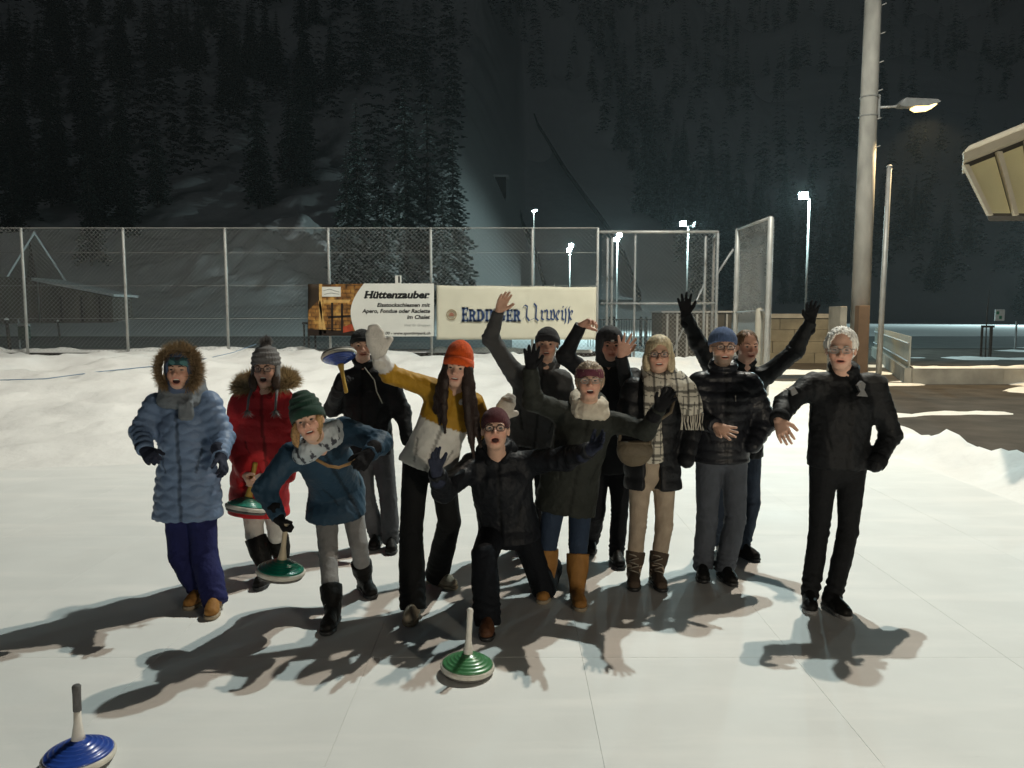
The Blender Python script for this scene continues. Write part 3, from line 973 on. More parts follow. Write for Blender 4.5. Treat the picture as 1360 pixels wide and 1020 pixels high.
# sign and stakes far right
sg = empty('board_sign', (W(1351, 0, 40)[0], 40, 0), 'small white board sign at the right edge of the field', 'sign')
p = W(1351, 427, 40)
MB().tube([(p[0], 40.05, -0.1), (p[0], 40.05, p[2])], 0.05, 8).build('post', galvd, sg)
MB().box((W(1345, 0, 40)[0], 39.95, W(0, 426, 40)[2]), (W(1358, 0, 40)[0], 40.0, W(0, 411, 40)[2]), 0.01).build('board', M('sign_white', (0.7, 0.72, 0.7), var=0.05, bump=0), sg)
for k, (a, b) in enumerate(((1347.5, 415), (1351.5, 421))):
    MB().box((W(a, 0, 39.94)[0], 39.93, W(0, b + 2.5, 39.94)[2]), (W(a + 3.5, 0, 39.94)[0], 39.947, W(0, b - 1.5, 39.94)[2])).build('mark', M('sign_green_ink', (0.05, 0.25, 0.15), var=0, bump=0), sg)


def tree_guard(label, u0, u1, vt, D):
    z0 = float(terrain(W((u0 + u1) / 2, 0, D)[0], D))
    g = empty('tree_guard', (W((u0 + u1) / 2, 0, D)[0], D, z0), label, 'tree guard', 'wooden tree guards')
    zt = W(0, vt, D)[2]
    for s, dy in ((0, 0), (0.55, -0.3), (1, 0.05)):
        x = lerp(W(u0, 0, D), W(u1, 0, D), s)[0]
        MB().tube([(x, D + dy, z0 - 0.1), (x, D + dy, zt)], 0.05, 7).build('stake', darkwood, g)
    xl, xr = W(u0, 0, D)[0], W(u1, 0, D)[0]
    MB().box((xl - 0.08, D - 0.08, zt - 0.1), (xr + 0.08, D - 0.03, zt)).build('crossbar', darkwood, g)
    xm = (xl + xr) / 2
    MB().tube([(xm, D, z0 - 0.1), (xm - 0.04, D, zt + 0.5), (xm + 0.03, D, zt + 1.6)], [0.03, 0.02, 0.008], 6).build('sapling', darkwood, g)


tree_guard('three-stake wooden tree guard left of the chalet banner', 393, 408, 428, 39.5)
tree_guard('dark wooden tree guard at the right edge of the field', 1329, 1342, 432, 33)
bn = W(33, 440, 40)
tb = empty('waste_bin', (bn[0], 40, float(terrain(bn[0], 40.0))), 'green waste bin on a post beyond the fence on the left', 'bin')
MB().tube([(bn[0] - 0.3, 40, -0.1), (bn[0] - 0.3, 40, W(0, 424, 40)[2])], 0.04, 7).build('post', galvd, tb)
MB().box((bn[0] - 0.24, 39.8, W(0, 451, 40)[2]), (bn[0] + 0.2, 40.15, W(0, 433, 40)[2]), 0.05).build('bin_body', M('bin_green', (0.015, 0.045, 0.03), var=0.2, bump=0), tb)
MB().box((bn[0] - 0.27, 39.77, W(0, 433, 40)[2]), (bn[0] + 0.23, 40.18, W(0, 431, 40)[2])).build('lid', galvd, tb)
for lab, u_, vt, vb, r_ in (('leaning dark wooden stake at the left edge beyond the fence', 11, 425, 464, 0.09), ('thin wooden stake in the road verge beyond the left fence post', 78, 427, 452, 0.06), ('thin pole standing in the field between the left fence posts', 204, 424, 440, 0.05)):
    D_ = 1917.0 / (vb - 416)
    pb_ = W(u_, vb, D_)
    g = empty('stake', (pb_[0], D_, 0), lab, 'stake')
    MB().tube([(pb_[0] + 0.1, D_, -0.2), (pb_[0], D_, W(0, vt, D_)[2])], r_, 7).build('shaft', darkwood, g)
    MB().lathe([(r_ * 1.3, 0), (r_, 0.08), (0.01, 0.12)], 8, (pb_[0], D_, W(0, vt, D_)[2])).build('snow_cap', snow, g)
# blue rope along the snow
rp_ = [np.array([G(u, v + 4)[0] * s, G(u, v + 4)[1] * s, 0]) for u, v, s in ()]
pts = []
for u, v, D in ((-40, 516, 13.0), (60, 507, 13.6), (130, 500, 14.2), (212, 489, 15.2), (262, 479, 16.4), (310, 468, 17.6), (340, 457, 18.7)):
    q = W(u, v, D)
    q[2] = max(q[2], float(terrain(q[0], D)) + 0.015)
    pts.append(q)
rp2 = MB().tube(pts, 0.009, 5).build('rope', M('blue_rope', (0.18, 0.26, 0.36), var=0.1, bump=0), None, smooth=True)
tag(rp2, 'thin pale blue rope running over the snow bank up to the fence', 'rope')

# ------------------------------------------------------------------ shelter eave at the upper right
SY = 9.0


def skew(o):
    for v in o.data.vertices:
        v.co.x += 0.66 * max(v.co.y + 1.0, 0)
    return o


se = empty('shelter_building', (7.2, SY + 1, 0), 'shelter with pale yellow panelled gable under a sloped eave at right edge', 'building')
pan = M('shelter_panel', (0.66, 0.59, 0.34), rough=0.6, var=0.08, vscale=2, bump=0.1)
fas = M('shelter_fascia', (0.62, 0.55, 0.42), rough=0.55, var=0.06, bump=0.05)
drk = M('shelter_dark_trim', (0.06, 0.055, 0.045), rough=0.6, var=0.1, bump=0)
def SP(u, v): p = W(u, v, SY); return (p[0], p[2])
a_, b_ = SP(1278, 212), SP(1311, 286)
slope = (SP(1360, 172)[1] - SP(1275, 206)[1]) / (SP(1360, 0)[0] - SP(1275, 0)[0])
XR = 9.0
top = lambda x: a_[1] + slope * (x - a_[0])
skew(MB().prism([a_, b_, (XR, b_[1]), (XR, top(XR))], SY + 0.05, SY + 0.55).build('gable_body', drk, se))
us = [(1284, 1314, 1320, 1342), (1324, 1346, 1356, 1372), (1361, 1376, 1392, 1404), (1398, 1408, 1426, 1436)]
for (ul, ulb, ur, urb) in us:
    (xl, _), (xlb, _) = SP(ul, 230), SP(ulb, 283)
    (xr, _), (xrb, _) = SP(ur, 230), SP(urb, 283)
    skew(MB().prism([(xl, top(xl) - 0.11), (xlb, b_[1] + 0.03), (xrb, b_[1] + 0.03), (xr, top(xr) - 0.11)], SY + 0.012, SY + 0.048).build('panel', pan, se))
for (ul, ulb) in ((1277, 1310), (1320, 1344), (1357, 1374), (1394, 1406)):
    (xl, _), (xlb, _) = SP(ul, 215), SP(ulb, 286)
    skew(MB().prism([(xl, top(xl) - 0.06), (xlb, b_[1]), (xlb + 0.05, b_[1]), (xl + 0.06, top(xl) - 0.06)], SY - 0.05, SY + 0.04).build('rib', fas, se))
x0 = SP(1272, 205)[0]
skew(MB().prism([(x0, top(x0) - 0.02), (XR, top(XR) - 0.02), (XR, top(XR) + 0.075), (x0, top(x0) + 0.075)], SY - 0.12, SY + 0.7).build('roof_slab', fas, se))
skew(MB().box((8.2, SY + 0.3, -0.05), (9.0, SY + 3.8, b_[1] - 0.002)).build('wall', concrete, se))
skew(MB().prism([(x0 + 0.02, top(x0) + 0.078), (XR, top(XR) + 0.078), (XR, top(XR) + 0.2), (x0 + 0.1, top(x0) + 0.17)], SY - 0.05, SY + 0.65).build('roof_snow', snow, se))

# low fill lamp added unseen behind the photographer to brighten faces and coats
sl_ = empty('front_fill_lamp', (3.3, -2.0, 0), 'low warm fill lamp added unseen behind the photographer', 'lamp')
MB().tube([(3.3, -2.0, -0.05), (3.3, -2.0, 0.6)], 0.05, 10).build('post', galv, sl_, smooth=True)
MB().lathe([(0.05, 0.6), (0.14, 0.64), (0.17, 0.72), (0.14, 0.80), (0.05, 0.84)], 20, (3.3, -2.0, 0)).build('globe', M('lit_globe', (1.0, 0.85, 0.6), var=0, bump=0, emit=6), sl_, smooth=True)
lamp_light('lamp_light', (3.2, -1.78, 0.72), 560, (1.0, 0.88, 0.70), 0.17, sl_)

# ------------------------------------------------------------------ barn on the left
barnwood = M('barn_boards', (0.10, 0.085, 0.07), rough=0.85, var=0.4, vscale=1.2, bump=0.4, stretch=(1, 1, 0.15))
bc = W(45, 418, 79)
bz = float(terrain(bc[0], 79.0))
barn = empty('barn', (bc[0], 79, bz), 'gabled wooden barn with a snowy roof at the far left', 'barn')
n_ = nrm([0.9, -0.42, 0]); t_ = nrm([0.42, 0.9, 0])
gw, gl, eh, ph = 3.0, 13.0, 4.2, W(45, 309, 79)[2] - bz
B0 = np.array([bc[0], 79, bz])
def BQ(a, t, z): return B0 - n_ * a + t_ * t + np.array([0, 0, z])
V = [BQ(0, -gw, -0.5), BQ(0, gw, -0.5), BQ(0, gw, eh), BQ(0, 0, ph - .25), BQ(0, -gw, eh), BQ(gl, -gw, -0.5), BQ(gl, gw, -0.5), BQ(gl, gw, eh), BQ(gl, 0, ph - .25), BQ(gl, -gw, eh)]
mesh_obj('wall', V, [(0, 1, 2, 3, 4), (9, 8, 7, 6, 5), (0, 4, 9, 5), (2, 1, 6, 7)], barnwood, barn, smooth=False)
for s in (-1, 1):
    sl = (ph - eh) / gw
    V = [BQ(a, s * tt, z + dz) for dz in (0, 0.35) for a, tt, z in ((-0.8, 0, ph - .22), (gl + .5, 0, ph - .22), (gl + .5, gw + 0.9, eh - 0.9 * sl - .22), (-0.8, gw + 0.9, eh - 0.9 * sl - .22))]
    mesh_obj('roof', V, [(0, 1, 2, 3), (7, 6, 5, 4), (0, 4, 5, 1), (1, 5, 6, 2), (2, 6, 7, 3), (3, 7, 4, 0)], snow, barn, smooth=False)
MB().box((-0.9, -0.03, 0), (0.9, 0.03, 2.2)).build('door', darkwood, barn, local=True).location = tuple(BQ(-0.05, -0.6, -0.1) - B0)
barn.children[-1].rotation_euler = (0, 0, math.atan2(t_[1], t_[0]))
for tt in (-1.4, 1.2):
    w_ = MB().box((-0.4, -0.03, 0), (0.4, 0.03, 0.8)).build('window', blackm, barn, local=True)
    w_.location = tuple(BQ(-0.05, tt, 3.3) - B0); w_.rotation_euler = (0, 0, math.atan2(t_[1], t_[0]))
sc_ = W(85, 418, 76)
sz = float(terrain(sc_[0], 76.0))
shd = empty('shed', (sc_[0], 76, sz), 'low lean-to shed with snow on its flat roof beside the barn', 'shed')
xa_, xb_ = W(30, 0, 76)[0], W(130, 0, 76)[0]
MB().prism([(xa_, sz - .5), (xb_, sz - .5), (xb_, W(0, 395, 76)[2]), (xa_, W(0, 374, 76)[2])], 76, 80).build('wall', barnwood, shd)
MB().prism([(xa_ - .3, W(0, 373, 76)[2]), (xb_ + .5, W(0, 394, 76)[2]), (xb_ + .5, W(0, 391, 76)[2]), (xa_ - .3, W(0, 369, 76)[2])], 75.4, 80.3).build('roof', snow, shd)
for u_ in (60, 88, 113):
    MB().box((W(u_, 0, 76)[0] - 0.1, 75.9, sz - .3), (W(u_, 0, 76)[0] + 0.1, 75.985, W(0, 393, 76)[2])).build('post', darkwood, shd)

# ------------------------------------------------------------------ ski-jump landing hill
secs = [(727, 850, 398, 150), (712, 828, 340, 172), (694, 803, 300, 190), (678, 752, 230, 225), (664, 714, 168, 265), (660, 700, 130, 300)]
rows = []
for i in range(len(secs) - 1):
    for t in np.linspace(0, 1, 8, endpoint=False):
        a, b = secs[i], secs[i + 1]
        rows.append(tuple(a[k] + (b[k] - a[k]) * t for k in range(4)))
rows.append(secs[-1])
V, F = [], []
Ledge, Redge = [], []
for (ul, ur, v, D) in rows:
    L_, R_ = W(ul, v, D), W(ur, v, D)
    R_[2] = L_[2]
    Ledge.append(L_ + [0, 0, 0.7]); Redge.append(R_ + [0, 0, 0.7])
    V += [L_ - [2, 0, 9], L_, lerp(L_, R_, 0.5), R_, R_ + [2, 0, -9]]
for i in range(len(rows) - 1):
    for k in range(4):
        F.append((i * 5 + k, i * 5 + k + 1, (i + 1) * 5 + k + 1, (i + 1) * 5 + k))
o = mesh_obj('ski_jump_slope', V, F, M('groomed_snow', (0.62, 0.64, 0.64), rough=0.7, var=0.08, vscale=0.4, bump=0.3, bscale=3))
tag(o, kind='structure')
rb_ = empty('slope_boards', tuple(Ledge[0]), 'dark side boards lining the ski-jump landing slope', 'side boards')
for E in (Ledge, Redge):
    V, F = [], []
    for p in E:
        V += [p - [0.25, 0, 0.9], p + [0.25, 0, -0.9], p + [0.25, 0, 0.45], p + [-0.25, 0, 0.45]]
    for i in range(len(E) - 1):
        for k in range(4):
            F.append((i * 4 + k, i * 4 + (k + 1) % 4, (i + 1) * 4 + (k + 1) % 4, (i + 1) * 4 + k))
    mesh_obj('side_board', V, F, darkwood, rb_, smooth=False)
# judges' hut on posts left of the slope
jz = W(655, 300, 185)
hut = empty('judges_hut', tuple(jz), 'small dark hut on posts left of the ski-jump slope', 'hut')
ja, jb, jt = W(630, 238, 185), W(672, 238, 185), W(0, 236, 185)[2]
MB().box((ja[0], 184, jt - 4.5), (jb[0], 188, jt)).build('cabin', darkwood, hut)
MB().box((ja[0] - .6, 183.5, jt + 0.01), (jb[0] + .6, 188.5, jt + 0.5), 0.1).build('roof', snow, hut)
for x in (ja[0] + .3, (ja[0] + jb[0]) / 2, jb[0] - .3):
    MB().box((x - .2, 184.2, jt - 16), (x + .2, 184.6, jt - 4.5)).build('post', darkwood, hut)

# ------------------------------------------------------------------ conifers
needle = bpy.data.materials.new('snowy_needles')
needle.use_nodes = True
nt = needle.node_tree
bs = nt.nodes['Principled BSDF']; bs.inputs['Roughness'].default_value = 0.8; bs.inputs['Specular IOR Level'].default_value = 0.15
at = nt.nodes.new('ShaderNodeAttribute'); at.attribute_name = 'Col'
nt.links.new(at.outputs['Color'], bs.inputs['Base Color'])
bark = M('bark', (0.05, 0.04, 0.032), rough=0.9, var=0.4, vscale=3, bump=0.5)


def conifer_mesh(seed, H, Rb, whorls, per, low=0.10, white=1.0, segs=5):
    rg = np.random.RandomState(seed)
    V, F, C = [], [], []
    for w in range(whorls):
        t = (w + rg.rand() * 0.6) / whorls
        z = H * (low + (1 - low) * t)
        L = Rb * (1 - t) ** 0.85 * (0.75 + 0.4 * rg.rand()) + 0.15
        for b in range(per):
            a = 2 * math.pi * (b + rg.rand()) / per
            if rg.rand() < 0.12:
                continue
            l = L * (0.6 + 0.5 * rg.rand())
            droop = 0.25 + 0.30 * rg.rand() + 0.25 * (1 - t)
            ca, sa = math.cos(a), math.sin(a)
            snowy = rg.rand()
            nseg = segs if l > 1.2 else 3
            for k in range(1, nseg + 1):
                s = k / nseg
                rr = l * s
                zz = z - droop * l * s * s + 0.04 * l * s
                half = (0.16 + 0.20 * (1 - s)) * l * (0.7 + 0.6 * rg.rand()) * 0.75
                dl = l / nseg * 1.15
                for sd in (-1, 1):
                    # hanging spray of twigs: a pointed blade out to the side and down
                    tw = rg.rand(4)
                    ox, oy = -sa * sd, ca * sd
                    base = len(V)
                    p0 = (rr - dl) * np.array([ca, sa, 0]) + [0, 0, zz + 0.10 * dl]
                    p1 = rr * np.array([ca, sa, 0]) + [0, 0, zz]
                    p2 = (rr - dl * 0.2 + tw[0] * dl * 0.5) * np.array([ca, sa, 0]) + half * np.array([ox, oy, 0]) + [0, 0, zz - half * (0.25 + 0.5 * tw[1])]
                    p3 = (rr - dl * 0.7) * np.array([ca, sa, 0]) + half * 0.55 * np.array([ox, oy, 0]) + [0, 0, zz - half * (0.5 + 0.5 * tw[2])]
                    V += [p0, p1, p2, p3]
                    F.append((base, base + 1, base + 2))
                    F.append((base, base + 2, base + 3))
                    g = np.array([0.016, 0.026, 0.018]) * (0.6 + 0.9 * tw[3])
                    s1 = np.array([0.62, 0.66, 0.66])
                    amt = (0.85 if snowy + 0.5 * tw[0] > 0.85 else 0.06) * white
                    C += [g + s1 * amt * 0.55, g + s1 * amt, g + s1 * amt * 0.5, g]
    return np.array(V), F, np.array(C)


TREES = []
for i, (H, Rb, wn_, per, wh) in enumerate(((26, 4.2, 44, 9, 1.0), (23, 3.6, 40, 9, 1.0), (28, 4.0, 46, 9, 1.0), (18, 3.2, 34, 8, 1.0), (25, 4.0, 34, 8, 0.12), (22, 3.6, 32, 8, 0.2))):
    Vt, Ft, Ct = conifer_mesh(100 + i, H, Rb, wn_, per, white=wh)
    cme = mesh_obj('crown', Vt, Ft, needle, None, smooth=False, cols=Ct)
    tmb = MB().tube([(0, 0, -0.8), (0.05, 0, H * 0.5), (0, 0.04, H * 0.97)], [0.30, 0.17, 0.03], 7).build('trunk', bark)
    TREES.append((cme.data, tmb.data, H))
    bpy.data.objects.remove(cme); bpy.data.objects.remove(tmb)


def tree(x, y, kind, sc, label, rot):
    z = float(terrain(np.array(x), np.array(y)))
    t = empty('spruce_tree', (x, y, z), label, 'tree', 'snowy spruces on the hillside')
    t.rotation_euler = (0, 0, rot)
    t.scale = (sc, sc, sc)
    for nm, me in (('crown', TREES[kind][0]), ('trunk', TREES[kind][1])):
        o = bpy.data.objects.new(nm, me)
        COL.objects.link(o); o.parent = t


rt = random.Random(11)
near = [(470, 128, 92, 'tall snowy spruce at the left of the lit group beside the ski jump'),
        (500, 150, 97, 'snowy spruce second from left in the lit group beside the ski jump'),
        (535, 108, 95, 'tallest snowy spruce in the middle of the lit group'),
        (566, 120, 99, 'tall snowy spruce right of the middle of the lit group'),
        (600, 165, 96, 'snowy spruce at the right of the lit group near the jump slope'),
        (455, 190, 90, 'short snowy spruce at the far left of the lit group'),
        (585, 215, 91, 'short snowy spruce with low hanging branches above the cream banner'),
        (505, 240, 89, 'small snowy spruce with low hanging branches above the chalet banner'),
        (548, 175, 104, 'snowy spruce half hidden behind the lit group')]
for i, (u_, vt, D_, lab) in enumerate(near):
    x_ = W(u_, 0, D_)[0]
    z_ = float(terrain(np.array(x_), np.array(float(D_))))
    Ht = W(u_, vt, D_)[2] - z_
    k_ = i % 4
    tree(x_, D_, k_, Ht / TREES[k_][2], lab, rt.random() * 6)
# single trees of the dark wood on both sides
cnt = 0
for i in range(400):
    D_ = rt.uniform(100, 260)
    u_ = rt.choice([rt.uniform(-30, 440), rt.uniform(820, 1160), rt.uniform(820, 1390)])
    x_ = W(u_, 0, D_)[0]
    if D_ < hill_foot(x_) + 6 or abs(x_ - (12 - 0.045 * (D_ - 150))) < 24 or cnt >= 150:
        continue
    if x_ < -20 and D_ < 128 and x_ > -50:
        continue
    side = 'left' if u_ < 600 else 'right'
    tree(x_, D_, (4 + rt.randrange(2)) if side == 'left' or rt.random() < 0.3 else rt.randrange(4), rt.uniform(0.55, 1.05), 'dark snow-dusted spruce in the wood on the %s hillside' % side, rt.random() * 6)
    cnt += 1
# the wood higher up reads as one mass
FV, FF, FC = [], [], []
nb = 0
rg = np.random.RandomState(9)
protoV, protoF, protoC = conifer_mesh(300, 20, 3.6, 11, 5, white=0.3, segs=3)
for i in range(1450):
    D_ = rg.uniform(140, 620)
    u_ = rg.uniform(-120, 1480)
    x_ = (u_ - 680) / FPX * D_
    if D_ < hill_foot(x_) + 25 or (abs(x_ - (12 - 0.045 * (D_ - 150))) < 22 and D_ < 300):
        continue
    z_ = float(terrain(np.array(x_), np.array(D_)))
    s_ = rg.uniform(0.6, 1.2); a_r = rg.rand() * 6.28
    c, s = math.cos(a_r), math.sin(a_r)
    P = protoV * s_
    P = np.stack([P[:, 0] * c - P[:, 1] * s + x_, P[:, 0] * s + P[:, 1] * c + D_, P[:, 2] + z_], -1)
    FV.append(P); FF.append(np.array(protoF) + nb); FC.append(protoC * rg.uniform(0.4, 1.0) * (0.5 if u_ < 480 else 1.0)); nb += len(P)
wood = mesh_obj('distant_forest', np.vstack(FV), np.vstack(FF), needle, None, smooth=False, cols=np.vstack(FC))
tag(wood, 'dark snow-dusted spruce wood covering the mountainside', 'forest', kind='stuff')

# ------------------------------------------------------------------ implicit-surface modelling (smooth unions meshed by surface nets)
def seg(a, b, ra, rb, k=0.03):
    a = np.asarray(a, float); b = np.asarray(b, float)
    r = max(ra, rb)
    return dict(t='seg', a=a, b=b, ra=ra, rb=rb, k=k, lo=np.minimum(a, b) - r, hi=np.maximum(a, b) + r)


def ell(c, rad, rot=None, k=0.02, sub=False):
    c = np.asarray(c, float); rad = np.asarray(rad, float)
    rot = np.eye(3) if rot is None else np.asarray(rot, float)      # columns: local axes in world
    ext = np.sqrt(((rot * rad) ** 2).sum(1))
    return dict(t='ell', c=c, rad=rad, rot=rot, k=k, sub=sub, lo=c - ext, hi=c + ext)


def loft(pts, lat, w, d, k=0.03):
    pts = [np.asarray(p, float) for p in pts]
    m = max(max(w), max(d))
    P = np.array(pts)
    return dict(t='loft', p=pts, lat=np.asarray(lat, float), w=w, d=d, k=k, lo=P.min(0) - m, hi=P.max(0) + m)


def cut(p, n, box=None):
    """keep the side the normal points away from"""
    return dict(t='cut', p=np.asarray(p, float), n=nrm(n), box=box)


def prim_dist(pr, X, Y, Z):
    t = pr['t']
    if t == 'seg':
        a, b = pr['a'], pr['b']
        d = b - a
        L2 = float(d @ d) + 1e-12
        h = np.clip(((X - a[0]) * d[0] + (Y - a[1]) * d[1] + (Z - a[2]) * d[2]) / L2, 0, 1)
        return np.sqrt((X - a[0] - h * d[0]) ** 2 + (Y - a[1] - h * d[1]) ** 2 + (Z - a[2] - h * d[2]) ** 2) - (pr['ra'] + (pr['rb'] - pr['ra']) * h)
    if t == 'ell':
        c, r, Q = pr['c'], pr['rad'], pr['rot']
        x, y, z = X - c[0], Y - c[1], Z - c[2]
        l = [(x * Q[0, i] + y * Q[1, i] + z * Q[2, i]) / r[i] for i in range(3)]
        k0 = np.sqrt(l[0] ** 2 + l[1] ** 2 + l[2] ** 2)
        k1 = np.sqrt((l[0] / r[0]) ** 2 + (l[1] / r[1]) ** 2 + (l[2] / r[2]) ** 2) + 1e-9
        return k0 * (k0 - 1) / k1
    if t == 'loft':
        out = None
        P = pr['p']
        for i in range(len(P) - 1):
            a, b = P[i], P[i + 1]
            d = b - a
            L2 = float(d @ d) + 1e-12
            ax = d / math.sqrt(L2)
            lt = pr['lat'] - ax * (pr['lat'] @ ax)
            lt = lt / (np.linalg.norm(lt) + 1e-9)
            dp = np.cross(ax, lt)
            x, y, z = X - a[0], Y - a[1], Z - a[2]
            al = x * ax[0] + y * ax[1] + z * ax[2]
            h = np.clip(al / math.sqrt(L2), 0, 1)
            w = pr['w'][i] + (pr['w'][i + 1] - pr['w'][i]) * h
            dd = pr['d'][i] + (pr['d'][i + 1] - pr['d'][i]) * h
            r = np.minimum(w, dd)
            qa = al - h * math.sqrt(L2)
            ql = x * lt[0] + y * lt[1] + z * lt[2]
            qd = x * dp[0] + y * dp[1] + z * dp[2]
            v = (np.sqrt((ql / w) ** 2 + (qd / dd) ** 2 + (qa / r) ** 2) - 1) * r
            out = v if out is None else np.minimum(out, v)
        return out


def grid_axis(lo, hi, h, fine):
    out = [lo]
    while out[-1] < hi:
        x = out[-1]
        s = h
        for (a, b, hf) in fine:
            if a - h * 0.5 <= x <= b:
                s = min(s, hf)
        out.append(x + s)
    return np.array(out)


def surface(prims, h=0.012, fine=()):
    """fine: list of (lo3, hi3, step). Returns vertices and quads of the zero level."""
    solids = [p for p in prims if p['t'] != 'cut' and not p.get('sub')]
    lo = np.min([p['lo'] for p in solids], 0) - 2.5 * h
    hi = np.max([p['hi'] for p in solids], 0) + 2.5 * h
    ax = [grid_axis(lo[i], hi[i], h, [(f[0][i], f[1][i], f[2]) for f in fine]) for i in range(3)]
    D = np.full([len(a) for a in ax], 1.0, dtype=np.float32)
    for p in prims:
        if p['t'] == 'cut':
            bl, bh = (lo, hi) if p['box'] is None else p['box']
            mg = 0.0
        else:
            mg = 2.0 * h + p['k']
            bl, bh = p['lo'] - mg, p['hi'] + mg
        sl = []
        for i in range(3):
            i0 = int(np.searchsorted(ax[i], bl[i])); i1 = int(np.searchsorted(ax[i], bh[i]))
            sl.append(slice(max(i0, 0), max(i1, i0 + 1)))
        X = ax[0][sl[0]][:, None, None]; Y = ax[1][sl[1]][None, :, None]; Z = ax[2][sl[2]][None, None, :]
        sub = D[tuple(sl)]
        if sub.size == 0:
            continue
        if p['t'] == 'cut':
            v = (X - p['p'][0]) * p['n'][0] + (Y - p['p'][1]) * p['n'][1] + (Z - p['p'][2]) * p['n'][2]
            D[tuple(sl)] = np.maximum(sub, v)
            continue
        v = prim_dist(p, X, Y, Z)
        k = p['k']
        if p.get('sub'):
            v = -v
            g = np.maximum(k - np.abs(sub - v), 0) / k if k > 0 else 0
            D[tuple(sl)] = np.maximum(sub, v) + g * g * k * 0.25
        else:
            g = np.maximum(k - np.abs(sub - v), 0) / k if k > 0 else 0
            D[tuple(sl)] = np.minimum(sub, v) - g * g * k * 0.25
    S = D < 0
    nx, ny, nz = S.shape
    cnt = np.zeros((nx - 1, ny - 1, nz - 1), dtype=np.int8)
    for i in (0, 1):
        for j in (0, 1):
            for k in (0, 1):
                cnt += S[i:nx - 1 + i, j:ny - 1 + j, k:nz - 1 + k]
    act = np.argwhere((cnt > 0) & (cnt < 8))
    idx = np.full(cnt.shape, -1, dtype=np.int32)
    idx[tuple(act.T)] = np.arange(len(act))
    acc = np.zeros((len(act), 3)); num = np.zeros(len(act))
    corners = [(i, j, k) for i in (0, 1) for j in (0, 1) for k in (0, 1)]
    val = {c: D[act[:, 0] + c[0], act[:, 1] + c[1], act[:, 2] + c[2]] for c in corners}
    for c in corners:
        for a in range(3):
            if c[a] == 0:
                c2 = list(c); c2[a] = 1; c2 = tuple(c2)
                v0, v1 = val[c], val[c2]
                m = (v0 < 0) != (v1 < 0)
                t = np.where(m, v0 / np.where(m, v0 - v1, 1), 0)
                P = np.stack([ax[q][act[:, q] + c[q]] for q in range(3)], -1)
                step = ax[a][act[:, a] + 1] - ax[a][act[:, a]]
                P[:, a] += t * step
                acc[m] += P[m]; num[m] += 1
    V = acc / num[:, None]
    quads = []
    for a in range(3):
        b, c = (a + 1) % 3, (a + 2) % 3
        s0 = [slice(None)] * 3; s1 = [slice(None)] * 3
        s0[a] = slice(0, -1); s1[a] = slice(1, None)
        A, B = S[tuple(s0)], S[tuple(s1)]
        E = np.argwhere(A != B)
        ok = (E[:, b] > 0) & (E[:, c] > 0) & (E[:, b] < S.shape[b] - 1) & (E[:, c] < S.shape[c] - 1)
        E = E[ok]
        flip = A[tuple(E.T)]
        def cell(db, dc):
            Q = E.copy(); Q[:, b] -= db; Q[:, c] -= dc
            return idx[tuple(Q.T)]
        q = np.stack([cell(1, 1), cell(0, 1), cell(0, 0), cell(1, 0)], -1)
        q[~flip] = q[~flip][:, ::-1]
        quads.append(q)
    F = np.vstack(quads)
    F = F[(F >= 0).all(1)]
    return V, F


def vnormals(V, F):
    n = np.cross(V[F[:, 1]] - V[F[:, 0]], V[F[:, 2]] - V[F[:, 0]])
    N = np.zeros_like(V)
    for i in range(4):
        np.add.at(N, F[:, i], n)
    return N / (np.linalg.norm(N, axis=1)[:, None] + 1e-12)


def folds(V, seed, sc=1.0):
    """crumpled-cloth height field, about -1..1"""
    rg = np.random.RandomState(seed)
    P = V * (1.0 / sc)
    warp = np.zeros_like(P)
    for i in range(4):
        d = rg.normal(size=3); d /= np.linalg.norm(d)
        warp += np.sin(P @ d * (9 + 5 * rg.rand()) + rg.rand() * 6)[:, None] * rg.normal(size=3) * 0.022
    P = P + warp
    out = 0
    for i in range(7):
        d = rg.normal(size=3) * [1, 1, 0.45]; d /= np.linalg.norm(d)
        f = 22 + 50 * rg.rand()
        s = np.sin(P @ d * f + rg.rand() * 6)
        mod = 0.5 + 0.5 * np.sin(P @ nrm(rg.normal(size=3)) * 11 + rg.rand() * 6)
        out = out + (1 - np.abs(s)) * mod * (30 / f)
    o1 = out / 2.2 - 0.7
    P2 = V * (2.1 / sc) + 5.3
    o2 = 0
    for i in range(6):
        dv_ = nrm(rg.normal(size=3) * [1, 1, 0.6])
        s = np.sin(P2 @ dv_ * (24 + 34 * rg.rand()) + 2.0 * np.sin(P2 @ nrm(rg.normal(size=3)) * 8) + rg.rand() * 6)
        o2 = o2 + (1 - np.abs(s)) * (0.5 + 0.5 * np.sin(P2 @ nrm(rg.normal(size=3)) * 7 + rg.rand() * 6))
    return o1 + 0.30 * (o2 / 2.0 - 0.55)


def seg_param(V, a, b):
    a = np.asarray(a, float); d = np.asarray(b, float) - a
    return (V - a) @ d / (d @ d)


def seg_dist(V, a, b):
    a = np.asarray(a, float); d = np.asarray(b, float) - a
    h = np.clip((V - a) @ d / (d @ d), 0, 1)
    return np.linalg.norm(V - a - h[:, None] * d, axis=1)


